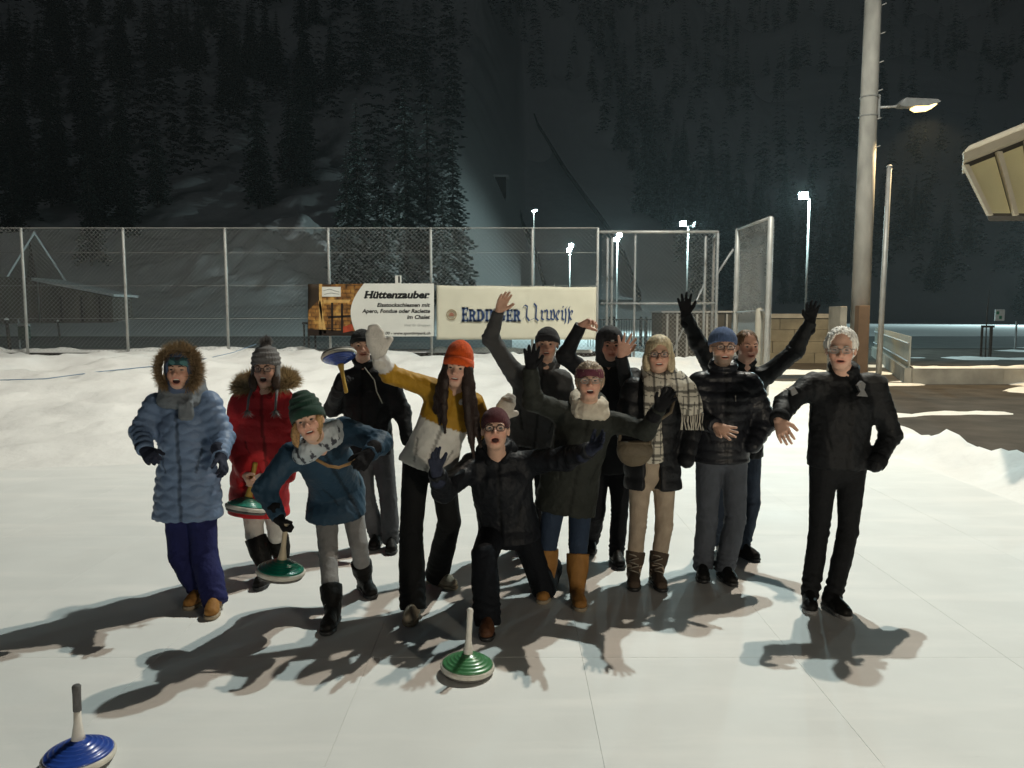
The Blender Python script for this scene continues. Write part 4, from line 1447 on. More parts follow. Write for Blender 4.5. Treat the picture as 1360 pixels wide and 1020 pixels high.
# ------------------------------------------------------------------ materials for people
skin = M('skin', (0.5, 0.3, 0.22), rough=0.5, var=0.08, vscale=30, bump=0.08, bscale=90, spec=0.35, attr=True)
SKIN = np.array([0.60, 0.37, 0.27])
eye_m = M('eye', (1, 1, 1), rough=0.2, var=0, bump=0, attr=True, spec=0.5)
mouth_m = M('mouth_inside', (0.035, 0.008, 0.008), rough=0.6, var=0, bump=0)
teeth_m = M('teeth', (0.62, 0.60, 0.54), rough=0.3, var=0, bump=0)
frame_m = M('spectacle_frame', (0.02, 0.015, 0.012), rough=0.35, var=0, bump=0)
steel_f = M('steel_spectacle_frame', (0.30, 0.28, 0.25), rough=0.3, var=0, bump=0, metal=0.6)
glassm = bpy.data.materials.new('spectacle_glass'); glassm.use_nodes = True
g_ = glassm.node_tree; b_s = g_.nodes['Principled BSDF']; b_s.inputs['Alpha'].default_value = 0.16; b_s.inputs['Roughness'].default_value = 0.03; b_s.inputs['Specular IOR Level'].default_value = 0.7; b_s.inputs['Base Color'].default_value = (0.6, 0.65, 0.66, 1)


def cloth(name, col, rough=0.8, bump=0.5, bscale=55, var=0.16, spec=0.2, **kw):
    if max(col) < 0.035:
        col = tuple(q * 0.6 for q in col); spec *= 0.6
    return M(name, col, rough=rough, var=var, vscale=14, bump=bump, bscale=bscale, spec=spec, sheen=kw.pop('sheen', 0.0), **kw)


def hand_prims(Wr, d, n, left, curl=0.2, spread=0.25, s=1.0, fat=0.0, thumb_out=0.9):
    """wrist, finger direction, palm normal; fingers bend toward the palm"""
    d = nrm(d); n = np.asarray(n, float); n = nrm(n - d * (n @ d)); x = np.cross(d, n) * (-1 if left else 1)   # x: toward the thumb
    pr = []
    Wr = np.asarray(Wr, float)
    pm = Wr + d * 0.085 * s
    pr.append(loft([Wr + d * 0.005, Wr + d * 0.045 * s, pm], x, [0.026 * s + fat, 0.038 * s + fat, 0.041 * s + fat], [0.019 * s + fat, 0.017 * s + fat, 0.013 * s + fat], 0.012))
    offs = [0.031, 0.0105, -0.0105, -0.031]
    lens = [0.070, 0.079, 0.073, 0.057]
    for i in range(4):
        p = Wr + d * (0.083 - (0.008 if i in (0, 3) else 0)) * s + x * offs[i] * s
        ang = (1.5 - i) / 1.5 * spread * 0.6
        cu = curl * (1 + 0.10 * i)
        L = lens[i] * s
        for kk, (fr, rr) in enumerate(((0.45, 0.0092), (0.30, 0.0086), (0.25, 0.0078))):
            a = cu * (kk + 0.7) * 0.9
            fd = nrm((d * math.cos(a) + n * math.sin(a)) + x * math.sin(ang) * math.cos(a))
            q = p + fd * L * fr
            pr.append(seg(p, q, rr * s + fat * 0.75, rr * s * 0.93 + fat * 0.75, 0.004))
            p = q
    p = Wr + d * 0.028 * s + x * 0.028 * s + n * 0.006
    t1 = nrm(d * 0.75 + x * 0.75 * thumb_out + n * (0.25 + curl * 0.3))
    q = p + t1 * 0.045 * s
    pr.append(seg(p, q, 0.015 * s + fat * 0.7, 0.0115 * s + fat * 0.7, 0.010))
    t2 = nrm(d * 0.9 + x * 0.35 * thumb_out + n * (0.3 + curl * 0.6))
    pr.append(seg(q, q + t2 * 0.036 * s, 0.0112 * s + fat * 0.7, 0.009 * s + fat * 0.7, 0.005))
    return pr


def mitten_prims(Wr, d, n, left, s=1.0):
    d = nrm(d); n = np.asarray(n, float); n = nrm(n - d * (n @ d)); x = np.cross(d, n) * (-1 if left else 1)
    Wr = np.asarray(Wr, float)
    pr = [loft([Wr - d * 0.05, Wr, Wr + d * 0.07 * s, Wr + d * 0.13 * s, Wr + d * 0.165 * s], x, [0.047, 0.046, 0.058 * s, 0.054 * s, 0.035 * s], [0.043, 0.038, 0.032, 0.030, 0.022], 0.02)]
    p = Wr + d * 0.03 * s + x * 0.035
    pr.append(seg(p, p + nrm(d * 0.8 + x * 0.7) * 0.075 * s, 0.023, 0.020, 0.015))
    return pr


def bounds_of(pr, pad=0.01):
    return np.min([p['lo'] for p in pr], 0) - pad, np.max([p['hi'] for p in pr], 0) + pad


def tube_obj(name, pts, r, mat, parent, n=7):
    return MB().tube(pts, r, n).build(name, mat, parent, smooth=True)


def spikes(name, pts_dirs, mat, parent, lens, width, seed=0, cols=None):
    """fur: thin tapering blades"""
    rg = np.random.RandomState(seed)
    P = np.array([p for p, d in pts_dirs]); Dv = np.array([d for p, d in pts_dirs])
    n = len(P)
    rnd_ = rg.normal(size=(n, 3))
    Dv = Dv + rnd_ * 0.35
    Dv /= np.linalg.norm(Dv, axis=1)[:, None]
    sd = np.cross(Dv, rg.normal(size=(n, 3))); sd /= np.linalg.norm(sd, axis=1)[:, None]
    L = lens * (0.6 + 0.8 * rg.rand(n))[:, None]
    A = P + sd * width; B = P - sd * width; C = P + Dv * L + rnd_ * 0.004
    V = np.stack([A, B, C], 1).reshape(-1, 3)
    F = np.arange(3 * n).reshape(-1, 3)
    base = np.array(cols[0]); tip = np.array(cols[1])
    f = rg.rand(n, 1)
    c = np.stack([base * (0.6 + 0.6 * f), base * (0.6 + 0.6 * f), tip * (0.6 + 0.7 * f)], 1).reshape(-1, 3)
    return mesh_obj(name, V, F, mat, parent, smooth=False, cols=c)


fur_m = M('fur', (1, 1, 1), rough=0.9, var=0.1, bump=0, spec=0.1, attr=True)
hair_m = M('hair', (1, 1, 1), rough=0.55, var=0.35, vscale=60, bump=0.6, bscale=120, spec=0.3, attr=True, stretch=(1, 1, 0.12))
knit_cache = {}


def knit(name, col, rib=0.0):
    """ribbed knit: fine vertical ribs as bump"""
    if name in MATS:
        return MATS[name]
    m = M(name, col, rough=0.9, var=0.2, vscale=40, bump=0.7, bscale=220, spec=0.1, sheen=0.15)
    return m


# ------------------------------------------------------------------ one person
def person(cfg):
    J = {k: W(*v) for k, v in cfg['J'].items()}
    sx = cfg.get('scale', 1.0)
    feet = {}
    for sd in ('R', 'L'):
        f = cfg['foot' + sd]
        if len(f) == 3:
            toe = G(f[0], f[1]); yaw = R(f[2])
        else:                                          # explicit ground depth for a hidden foot
            p = W(f[0], 416, f[3]); toe = np.array([p[0], p[1], 0.0]); yaw = R(f[2])
        fd = np.array([math.sin(yaw), -math.cos(yaw), 0])
        feet[sd] = (toe, fd)
        J['ankle' + sd] = toe - fd * 0.185 + np.array([0, 0, 0.085])
    if 'kneel' in cfg:                                  # this shin lies on the ice behind the knee
        sd = cfg['kneel']
        kn = J['knee' + sd]
        toe, fd = feet[sd]
    ctr = (J['ankleR'] + J['ankleL']) / 2
    root = empty('person', (ctr[0], ctr[1], 0), cfg['label'], 'person', 'people posing on the ice')
    # head frame
    Hc = J['head']
    yw, pt, rl = (R(a) for a in cfg.get('face', (0, 0, 0)))
    F_ = np.array([math.sin(yw) * math.cos(pt), -math.cos(yw) * math.cos(pt), math.sin(pt)])
    U_ = np.array([0, 0, 1.0]) - F_ * F_[2]; U_ = nrm(U_)
    S_ = np.cross(U_, F_)
    U2 = U_ * math.cos(rl) + S_ * math.sin(rl); S2 = S_ * math.cos(rl) - U_ * math.sin(rl)
    Q = np.stack([S2, F_, U2], 1)
    hs = cfg.get('hs', 1.0)
    H = lambda s, f, u: Hc + Q @ (np.array([s, f, u]) * hs)
    def hel(c, r, k=0.02, sub=False): return ell(H(*c), np.array(r) * hs, Q, k * hs, sub)
    def hseg(a, b, ra, rb, k=0.01): return seg(H(*a), H(*b), ra * hs, rb * hs, k * hs)
    mo = cfg.get('mouth', 0.014)
    fat = cfg.get('fat', 0.0)
    hp = [hel((0, -0.012, 0.035), (0.076, 0.095, 0.086)), hel((0, 0.026, -0.03), (0.063 + fat, 0.066, 0.086), 0.03),
          hel((0, 0.046, -0.088), (0.036 + fat, 0.034, 0.027), 0.03), hel((0.036, 0.053, -0.03), (0.027, 0.030, 0.026), 0.02), hel((-0.036, 0.053, -0.03), (0.027, 0.030, 0.026), 0.02),
          hel((0, 0.075, 0.020), (0.052, 0.020, 0.013), 0.02),
          hseg((0, 0.088, 0.006), (0, 0.111, -0.027), 0.0085, 0.0125, 0.012), hseg((-0.013, 0.094, -0.032), (0.013, 0.094, -0.032), 0.009, 0.009, 0.008),
          hel((0.031, 0.104, 0.003), (0.017, 0.019, 0.011), 0.014, True), hel((-0.031, 0.104, 0.003), (0.017, 0.019, 0.011), 0.014, True),
          hel((0.079, -0.004, -0.008), (0.010, 0.018, 0.031), 0.008), hel((-0.079, -0.004, -0.008), (0.010, 0.018, 0.031), 0.008)]
    lip = 0.020 + 0.55 * mo
    hp += [hseg((-0.022, 0.081, -0.058 + 0.3 * mo), (0.022, 0.081, -0.058 + 0.3 * mo), 0.008, 0.008, 0.008), hseg((-0.018, 0.079, -0.064 - 1.1 * mo), (0.018, 0.079, -0.064 - 1.1 * mo), 0.008, 0.008, 0.008)]
    hp += [hel((0, 0.100, -0.062 - 0.4 * mo), (0.031, 0.036, mo), 0.006, True)]
    nb, pv = J['neck'], J['pelvis']
    hp += [seg(H(0, -0.015, -0.07), nb - np.array([0, 0, 0.02]), 0.054 * hs, 0.060, 0.03)]
    lat = nrm(J['shL'] - J['shR'])
    sp = lambda t: lerp(nb, pv, t)
    shw = np.linalg.norm(J['shL'] - J['shR']) / 2
    bp = [loft([sp(0.05), sp(0.2), sp(0.45), sp(0.7), sp(1.0)], lat, [0.06, shw * 0.8, 0.155, 0.135, 0.15], [0.06, 0.085, 0.10, 0.09, 0.10], 0.05)]
    for sd in ('R', 'L'):
        bp += [seg(J['sh' + sd], J['el' + sd], 0.048, 0.040, 0.04), seg(J['el' + sd], J['wr' + sd], 0.040, 0.028, 0.03)]
        bp += [seg(J['hip' + sd], J['knee' + sd], 0.062, 0.040, 0.04)]
        bp += [seg(J['knee' + sd], J['ankle' + sd], 0.038, 0.030, 0.03), seg(J['ankle' + sd] - [0, 0, 0.02], feet[sd][0] - feet[sd][1] * 0.06 + [0, 0, 0.045], 0.036, 0.030, 0.03)]
    fine = [(*bounds_of(hp[:-1], 0.005), 0.0055)]
    gl = cfg.get('gloves', {})
    hands = {}
    for sd in ('R', 'L'):
        hd = cfg.get('hand' + sd, {})
        if hd.get('none'):
            continue
        wr = J['wr' + sd]
        tip = W(*hd['tip']) if 'tip' in hd else wr + nrm(wr - J['el' + sd]) * 0.15
        d = nrm(tip - wr)
        n = np.array(hd.get('n', (0, -1, 0)), float)
        kw = dict(curl=hd.get('curl', 0.2), spread=hd.get('spread', 0.25), s=hd.get('s', 1.0))
        kind = hd.get('kind', 'bare')
        if kind == 'bare':
            pr = hand_prims(wr, d, n, sd == 'L', fat=0.0008, **kw)
            bp += pr
            fine.append((*bounds_of(pr, 0.004), 0.0055))
        elif kind == 'glove':
            hands[sd] = ('glove', hand_prims(wr, d, n, sd == 'L', fat=0.0035, **kw) + [loft([wr - d * 0.06, wr + d * 0.01], np.cross(d, n), [0.048, 0.038], [0.046, 0.036], 0.012)], hd)
        else:
            hands[sd] = ('mitten', mitten_prims(wr, d, n, sd == 'L', hd.get('s', 1.0)), hd)
        if kind != 'bare':
            bp += [seg(wr, wr + d * 0.04, 0.020, 0.010, 0.01)]
    V, F = surface(hp + bp, 0.024, fine)
    sk = np.array(cfg['skin']) * [1.2, 1.27, 1.3] if 'skin' in cfg else SKIN
    cols = np.tile(sk, (len(V), 1))
    # ruddy cheeks, nose and lips; stubble if any
    def blob(p, r): return np.exp(-(np.linalg.norm(V - p, axis=1) / (r * hs)) ** 2)[:, None]
    red = sk * [1.02, 0.66, 0.62]
    for p, r, a in ((H(0.04, 0.07, -0.03), 0.028, 0.6), (H(-0.04, 0.07, -0.03), 0.028, 0.6), (H(0, 0.11, -0.028), 0.018, 0.6)):
        cols = cols + (red - cols) * blob(p, r) * a
    lipc = sk * [0.80, 0.42, 0.42]
    Lq = (V - H(0, 0.085, -0.062 - 0.4 * mo)) @ Q / hs
    onlip = np.exp(-((Lq[:, 0] / 0.028) ** 4 + (Lq[:, 1] / 0.02) ** 2 + (Lq[:, 2] / (mo + 0.012)) ** 4))[:, None]
    cols = cols + (lipc - cols) * onlip * 0.75
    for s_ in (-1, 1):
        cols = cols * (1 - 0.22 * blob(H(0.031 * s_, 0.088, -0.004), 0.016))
    if cfg.get('beard') is not None:
        bc_ = np.array(cfg['beard'])
        Lh = (V - Hc) @ Q / hs
        msk = sstep(-0.045, -0.06, Lh[:, 2]) * sstep(-0.02, 0.02, Lh[:, 1]) * sstep(-0.15, -0.13, Lh[:, 2]) * (1 - np.exp(-((Lh[:, 0] / 0.026) ** 4 + ((Lh[:, 2] + 0.066) / 0.015) ** 4)))
        cols = cols + (bc_ - cols) * msk[:, None] * 0.85
    mesh_obj('body', V, F, skin, root, cols=cols)
    body = root.children[-1]
    # eyes, brows, mouth
    for s_ in (-1, 1):
        mb = MB().lathe([(0.0006, -1), (0.5, -0.86), (0.86, -0.5), (1, 0), (0.86, 0.5), (0.5, 0.86), (0.30, 0.95), (0.0006, 1)], 10)
        E = np.array(mb.V)                                # local axis z -> forward
        sq = cfg.get('squint', 0.75)
        P = np.stack([E[:, 0] * 0.0135, E[:, 2] * 0.0125, E[:, 1] * 0.0115 * sq], -1)
        ec = np.where((E[:, 2:3] > 0.70), np.array([[0.02, 0.016, 0.013]]), np.array([[0.27, 0.24, 0.215]]))
        mesh_obj('eye', (P * hs) @ Q.T + H(0.031 * s_, 0.0765, 0.003), mb.F, eye_m, root, cols=ec)
        bcol = cfg.get('brow', (0.06, 0.04, 0.028))
        tube_obj('eyebrow', [H(0.014 * s_, 0.0945, 0.021), H(0.032 * s_, 0.093, 0.027), H(0.050 * s_, 0.078, 0.021)], [0.0035 * hs, 0.0042 * hs, 0.002 * hs], M('brow_%d' % int(sum(bcol) * 1000), bcol, rough=0.9, bump=0), root, 5)
    if mo > 0.004:
        mb = MB().lathe([(0.02, -1), (0.6, -0.8), (0.95, -0.3), (0.95, 0.3), (0.6, 0.8), (0.02, 1)], 12)
        E = np.array(mb.V)
        P = np.stack([E[:, 0] * 0.031, E[:, 1] * 0.016, E[:, 2] * (mo * 1.15)], -1)
        mesh_obj('mouth', (P * hs) @ Q.T + H(0, 0.066, -0.062 - 0.4 * mo), mb.F, mouth_m, root)
        mm = root.children[-1]
        if cfg.get('teeth', True):
            top_ = -0.062 + 0.35 * mo
            pts = [H(0.019 * math.sin(a), 0.064 + 0.018 * math.cos(a), top_) for a in np.linspace(-1.1, 1.1, 7)]
            tube_obj('teeth', pts, 0.0052 * hs, teeth_m, mm, 6)
    # spectacles
    if cfg.get('glasses'):
        gm = steel_f if cfg['glasses'] == 'steel' else frame_m
        g = MB()
        rw, rh = 0.024, 0.017
        for s_ in (-1, 1):
            pts = [H(0.033 * s_ + rw * math.copysign(abs(math.cos(t)) ** 0.7, math.cos(t)), 0.103 - 0.25 * abs(0.033 * s_ + rw * math.cos(t)) ** 1.0 * 0.4, 0.000 + rh * math.copysign(abs(math.sin(t)) ** 0.7, math.sin(t))) for t in np.linspace(0, 2 * math.pi, 20, endpoint=False)]
            g.tube(pts, 0.0024 * hs, 5, closed=True)
            g.tube([H(0.057 * s_, 0.097, 0.004), H(0.074 * s_, 0.06, 0.006), H(0.079 * s_, -0.005, 0.004)], 0.0022 * hs, 5)
        g.tube([H(-0.010, 0.102, 0.005), H(0, 0.108, 0.008), H(0.010, 0.102, 0.005)], 0.0024 * hs, 5)
        gg = g.build('glasses', gm, root, smooth=True)
        for s_ in (-1, 1):
            pts = [H(0.033 * s_ + rw * 0.95 * math.cos(t), 0.1005, rh * 0.95 * math.sin(t)) for t in np.linspace(0, 2 * math.pi, 16, endpoint=False)]
            mesh_obj('lens', pts, [tuple(range(16))], glassm, gg, smooth=False)
    # hair
    hairs = []
    for hr in cfg.get('hair', []):
        if hr['style'] == 'long':
            for sg_ in (-1, 1):
                hairs.append(dict(hr, locks=[l for l in hr['locks'] if l[0] * sg_ > 0]))
        else:
            hairs.append(hr)
    for hr in hairs:
        pr = []
        cuts = []
        if hr['style'] == 'cap':                         # short hair following the skull
            th = hr.get('th', 0.012)
            pr = [hel((0, -0.016, 0.035), (0.076 + th, 0.092 + th, 0.086 + th)), hel((0, -0.05, -0.03), (0.066 + th * 0.6, 0.045 + th, 0.055), 0.02),
                  hel((0.070, -0.01, 0.005), (0.012 + th * 0.5, 0.03, 0.045), 0.02), hel((-0.070, -0.01, 0.005), (0.012 + th * 0.5, 0.03, 0.045), 0.02)]
            pr += [hel((hr.get('part', 0.0), 0.085, hr.get('fc', -0.03)), (hr.get('fwid', 0.064), 0.06, hr.get('line', 0.088)), 0.008, True)]
            if hr.get('ears', False):
                pr += [hel((0.085 * q, 0.008, -0.03), (0.03, 0.034, 0.042), 0.008, True) for q in (-1, 1)]
        elif hr['style'] == 'long':                      # locks hanging from under the hat
            for (s0, f0, u0, du, sw, r0) in hr['locks']:
                a = H(s0, f0, u0)
                pts = [a]
                for q in range(1, 6):
                    t = q / 5
                    pts.append(a + S2 * sw * t * hs + np.array([0, 0, -du * t]) + F_ * hr.get('fwd', 0.0) * math.sin(t * 3.0) + S2 * 0.004 * math.sin(t * 4 + s0 * 50))
                for q in range(5):
                    pr.append(seg(pts[q], pts[q + 1], r0 * (1 + 0.16 * q - 0.055 * q * q), r0 * (1 + 0.16 * (q + 1) - 0.055 * (q + 1) ** 2), 0.022))
        Vh, Fh = surface(pr, 0.007)
        N = vnormals(Vh, Fh)
        Lh = (Vh - Hc) @ Q
        ang = np.arctan2(Lh[:, 0], Lh[:, 1]) if hr['style'] == 'cap' else Lh[:, 0] * 60
        disp = 0.0022 * np.sin(ang * 26 + 3 * np.sin(Lh[:, 2] * 40)) + 0.002 * np.sin(ang * 61 + Lh[:, 2] * 30) + 0.003 * folds(Vh, 7)
        Vh = Vh + N * disp[:, None] * hr.get('rough', 1.0)
        base = np.array(hr['col'])
        cc = base * (0.8 + 0.4 * (0.5 + 0.5 * np.sin(ang * 40 + Lh[:, 2] * 25)))[:, None]
        mesh_obj('hair', Vh, Fh, hair_m, root, cols=cc)
    # headwear
    ht = cfg.get('hat')
    if ht:
        up = ht.get('up', 0.010)
        th = ht.get('th', 0.012)
        tl = ht.get('tall', 0.0)
        pr = [hel((0, -0.014, 0.035 + tl * 0.45), (0.080 + th, 0.097 + th, 0.088 + th + tl * 0.6))]
        # brim plane: low at the back, above the brows in front
        pr.append(cut(H(0, 0.0, up), -(U2 * 1.0 - F_ * ht.get('tilt', 0.24))))
        Vh, Fh = surface(pr, 0.0065)
        N = vnormals(Vh, Fh)
        Lh = (Vh - Hc) @ Q / hs
        ang = np.arctan2(Lh[:, 0], Lh[:, 1])
        disp = 0.0020 * np.sin(ang * ht.get('ribs', 44)) + 0.003 * folds(Vh, 3)
        if ht.get('rows'):
            disp = disp + 0.0035 * np.sin(Lh[:, 2] * 190)
        hm = knit('knit_' + ht['name'], ht['col'])
        hat = mesh_obj('hat', Vh + N * disp[:, None], Fh, hm, root)
        if ht.get('cuff', True):
            cu = []
            zc = up + 0.020
            for t in np.linspace(0, 2 * math.pi, 60, endpoint=False):
                cu.append(t)
            Vc, Fc = [], []
            hb_ = ht.get('cuffh', 0.024)
            for i, t in enumerate(cu):
                for (a_k, dz_) in ((1.005, -hb_), (1.06, -hb_), (1.075, 0), (1.05, hb_), (1.0, hb_)):
                    rib = 1 + 0.012 * math.sin(i * math.pi)
                    s_ = (0.080 + th) * a_k * math.sin(t) * rib
                    f_ = (0.097 + th) * a_k * math.cos(t) * rib
                    u_ = zc + dz_ + (f_ - 0.014) * ht.get('tilt', 0.24)
                    Vc.append(H(s_, f_ - 0.014, u_))
            for i in range(60):
                for k in range(4):
                    j = (i + 1) % 60
                    Fc.append((i * 5 + k, j * 5 + k, j * 5 + k + 1, i * 5 + k + 1))
            mesh_obj('cuff', Vc, Fc, hm, hat)
        if ht.get('pompom'):
            c = H(0, -0.02, 0.155 + tl)
            rg = np.random.RandomState(4)
            dd = rg.normal(size=(700, 3)); dd /= np.linalg.norm(dd, axis=1)[:, None]
            pc = np.array(ht['col']) * 1.1
            spikes('pompom', [(c + q * 0.012, q) for q in dd], fur_m, hat, 0.032, 0.006, 2, (pc * 0.7, pc * 1.3))
        if ht.get('flaps'):
            for s_ in (-1, 1):
                pr = [hel((0.080 * s_, 0.005, -0.035), (0.016, 0.052, 0.075), 0.01), hel((0.080 * s_, 0.012, -0.09), (0.012, 0.025, 0.04), 0.02)]
                Vf, Ff = surface(pr, 0.008)
                Nf = vnormals(Vf, Ff)
                mesh_obj('ear_flap', Vf + Nf * (0.0025 * np.sin(Vf[:, 2:3] * 300)), Ff, hm, hat)
                a = H(0.082 * s_, 0.02, -0.12)
                pts = [a, a + [0.01 * s_, -0.07, -0.07], a + [0.012 * s_, -0.10, -0.15]]
                tube_obj('braid', pts, [0.010, 0.009, 0.008], hm, hat, 7)
                q = pts[-1]
                spikes('tassel', [(q, np.array([0, 0, -1.0]))] * 60, fur_m, hat, 0.05, 0.004, 5, ((0.12, 0.11, 0.11), (0.35, 0.33, 0.32)))
        if ht.get('patch'):
            pts = [H(a, 0.112, up + 0.030 + b) for a, b in ((-0.012, -0.008), (0.012, -0.008), (0.012, 0.008), (-0.012, 0.008))]
            mesh_obj('badge', [p + F_ * 0.006 for p in pts] + [p - F_ * 0.004 for p in pts], [(0, 1, 2, 3), (0, 4, 5, 1), (1, 5, 6, 2), (2, 6, 7, 3), (3, 7, 4, 0)], M('hat_badge', (0.5, 0.5, 0.48), var=0, bump=0), hat, smooth=False)
    hbnd = cfg.get('headband')
    if hbnd:
        pr = [hel((0, -0.014, 0.035), (0.095, 0.109, 0.103)), cut(H(0, 0, hbnd.get('top', 0.092)), U2 + F_ * 0.1), cut(H(0, 0, hbnd.get('bot', 0.018)), -U2 - F_ * 0.1)]
        Vh, Fh = surface(pr, 0.006)
        N = vnormals(Vh, Fh)
        Vh = Vh + N * (0.003 * folds(Vh, 12))[:, None]
        base = np.array(hbnd['col'])
        cc = np.tile(base, (len(Vh), 1))
        if 'col2' in hbnd:
            P = Vh * 45
            m_ = np.sin(P[:, 0] + 2 * np.sin(P[:, 2] * 0.8)) * np.sin(P[:, 2] * 1.2 + 1.5 * np.sin(P[:, 0] * 0.7))
            cc = np.where((m_ > 0.35)[:, None], np.array([hbnd['col2']]), cc)
            cc = np.where((m_ < -0.5)[:, None], np.array([hbnd['col3']]), cc)
        mesh_obj('headband', Vh, Fh, M('headband_cloth', (1, 1, 1), rough=0.8, attr=True, bump=0.3, bscale=150), root, cols=cc)
    hood = cfg.get('hood')
    if hood:
        up_off = hood.get('over', False)
        if up_off:                                       # hood worn over the head
            pr = [hel((0, -0.025, 0.025), (0.108, 0.120, 0.122)), hel((0, -0.03, -0.08), (0.10, 0.10, 0.10), 0.05),
                  hel((0, 0.12, hood.get('open', -0.02)), (0.075, 0.09, 0.115), 0.015, True)]
            Vh, Fh = surface(pr, 0.009)
            N = vnormals(Vh, Fh)
            mesh_obj('hood', Vh + N * (0.006 * folds(Vh, 31))[:, None], Fh, hood['mat'], root)
        else:                                            # hood lying behind the neck
            pr = [ell(nb + np.array([0, 0.075, 0.03]), (0.13, 0.075, 0.075), None, 0.03), seg(nb + lat * 0.10 + [0, 0.02, 0.02], nb + lat * 0.05 + [0, -0.07, -0.04], 0.032, 0.026, 0.03), seg(nb - lat * 0.10 + [0, 0.02, 0.02], nb - lat * 0.05 + [0, -0.07, -0.04], 0.032, 0.026, 0.03), seg(nb + lat * 0.10 + [0, 0.02, 0.02], nb + [0, 0.08, 0.05], 0.034, 0.04, 0.03), seg(nb - lat * 0.10 + [0, 0.02, 0.02], nb + [0, 0.08, 0.05], 0.034, 0.04, 0.03)]
            Vh, Fh = surface(pr, 0.010)
            N = vnormals(Vh, Fh)
            mesh_obj('hood', Vh + N * (0.008 * folds(Vh, 32))[:, None], Fh, hood['mat'], root)
        if 'fur' in hood:
            pd = []
            rg = np.random.RandomState(8)
            for i in range(5200):
                if up_off:
                    t = rg.uniform(-2.5, 2.5)
                    c = H(0.102 * math.sin(t), 0.035 + 0.012 * math.cos(t), 0.008 + 0.118 * math.cos(t))
                    out = Q @ nrm(np.array([math.sin(t) * 0.9, 0.75, math.cos(t) * 0.9]))
                else:
                    t = rg.uniform(-2.75, 2.75)
                    c = nb + lat * 0.165 * math.sin(t) + np.array([0, 0.03 + 0.09 * math.cos(t), 0.045 + 0.035 * math.cos(t)])
                    out = nrm(lat * math.sin(t) + np.array([0, 0.4 * math.cos(t) - 0.5, 0.8]))
                ph = rg.rand() * 6.28
                a1 = nrm(np.cross(out, [0.3, 0.2, 0.9])); a2 = np.cross(out, a1)
                o2 = nrm(out * 0.8 + (a1 * math.cos(ph) + a2 * math.sin(ph)) * 0.9)
                pd.append((c + o2 * hood.get('core', 0.014), o2))
            spikes('fur_trim', pd, fur_m, root, hood.get('len', 0.042), 0.0035, 6, hood['fur'])
    # trousers
    tr = cfg['trousers']
    pr = [loft([lerp(pv, nb, 0.16), pv, lerp(pv, (J['hipR'] + J['hipL']) / 2, 1.0)], lat, [0.155, 0.172, 0.165], [0.105, 0.125, 0.115], 0.05)]
    th_, kn_, an_ = np.array(tr.get('r', (0.100, 0.076, 0.066))) * [0.93, 0.88, 0.90]
    for sd in ('R', 'L'):
        kn = J['knee' + sd]; an = J['ankle' + sd] + np.array([0, 0, tr.get('lift', -0.02)])
        pr.append(seg(J['hip' + sd], kn, th_, kn_, 0.022))
        mid = lerp(kn, an, 0.45)
        pr.append(seg(kn, mid, kn_, lerp(kn_, an_, 0.5) * 1.04, 0.010))
        pr.append(seg(mid, an, lerp(kn_, an_, 0.5) * 1.04, an_, 0.010))
        sh_dir = nrm(an - kn)
        bx = (an - 0.17, an + 0.17)
        pr.append(cut(an + sh_dir * 0.03, sh_dir, bx))
    Vt, Ft = surface(pr, 0.012)
    N = vnormals(Vt, Ft)
    amp = tr.get('fold', 0.009)
    dsp = amp * 0.7 * folds(Vt, cfg['seed'] + 1, 0.9)
    for sd in ('R', 'L'):
        kn, an = J['knee' + sd], J['ankle' + sd]
        s_ = seg_param(Vt, kn, an); dd = seg_dist(Vt, kn, an)
        m_ = np.exp(-((s_ - 0.88) / 0.16) ** 2) * (dd < 0.16)
        wv = 2.5 * np.sin(Vt[:, 0] * 31 + Vt[:, 1] * 23 + s_ * 9)
        dsp = dsp + amp * 0.55 * m_ * np.sin(s_ * 52 + wv + cfg['seed'])
        m2 = np.exp(-((s_ - 0.02) / 0.16) ** 2) * (dd < 0.16)
        dsp = dsp + amp * 0.35 * m2 * np.sin(s_ * 36 + 1.6 * wv)
    mesh_obj('trousers', Vt + N * dsp[:, None], Ft, tr['mat'], root)
    # boots
    bt = cfg['boots']
    for sd in ('R', 'L'):
        toe, fd = feet[sd]
        sl = np.array([-fd[1], fd[0], 0])
        z0 = np.array([0, 0, 1.0])
        P = lambda a, z: toe - fd * a + z0 * z
        an = J['ankle' + sd]
        if cfg.get('kneel') == sd:
            pass
        s = bt.get('s', 1.0)
        pr = [loft([P(0.235 * s, 0.050), P(0.14 * s, 0.058), P(0.075 * s, 0.046), P(0.040 * s, 0.042)], sl, [0.038 * s, 0.038 * s, 0.048 * s, 0.042 * s], [0.052, 0.055, 0.046, 0.036], 0.02), cut((0, 0, 0.010), (0, 0, -1))]
        hgt = bt.get('h', 0.14)
        shaft_dir = nrm(J['knee' + sd] - an) if cfg.get('kneel') != sd else z0
        base_ = P(0.195 * s, 0.07)
        topp = base_ + shaft_dir * hgt
        pr.append(loft([base_, lerp(base_, topp, 0.6), topp], sl, [0.046, bt.get('sw', 0.052), bt.get('sw', 0.052) * 1.04], [0.050, bt.get('sw', 0.052) * 1.05, bt.get('sw', 0.052) * 1.08], 0.03))
        pr.append(cut(topp, shaft_dir, (topp - 0.12, topp + 0.12)))
        Vb, Fb = surface(pr, 0.0085)
        N = vnormals(Vb, Fb)
        Vb = Vb + N * (0.0035 * folds(Vb, cfg['seed'] + 5, 0.7))[:, None]
        bo = mesh_obj('boot', Vb, Fb, bt['mat'], root)
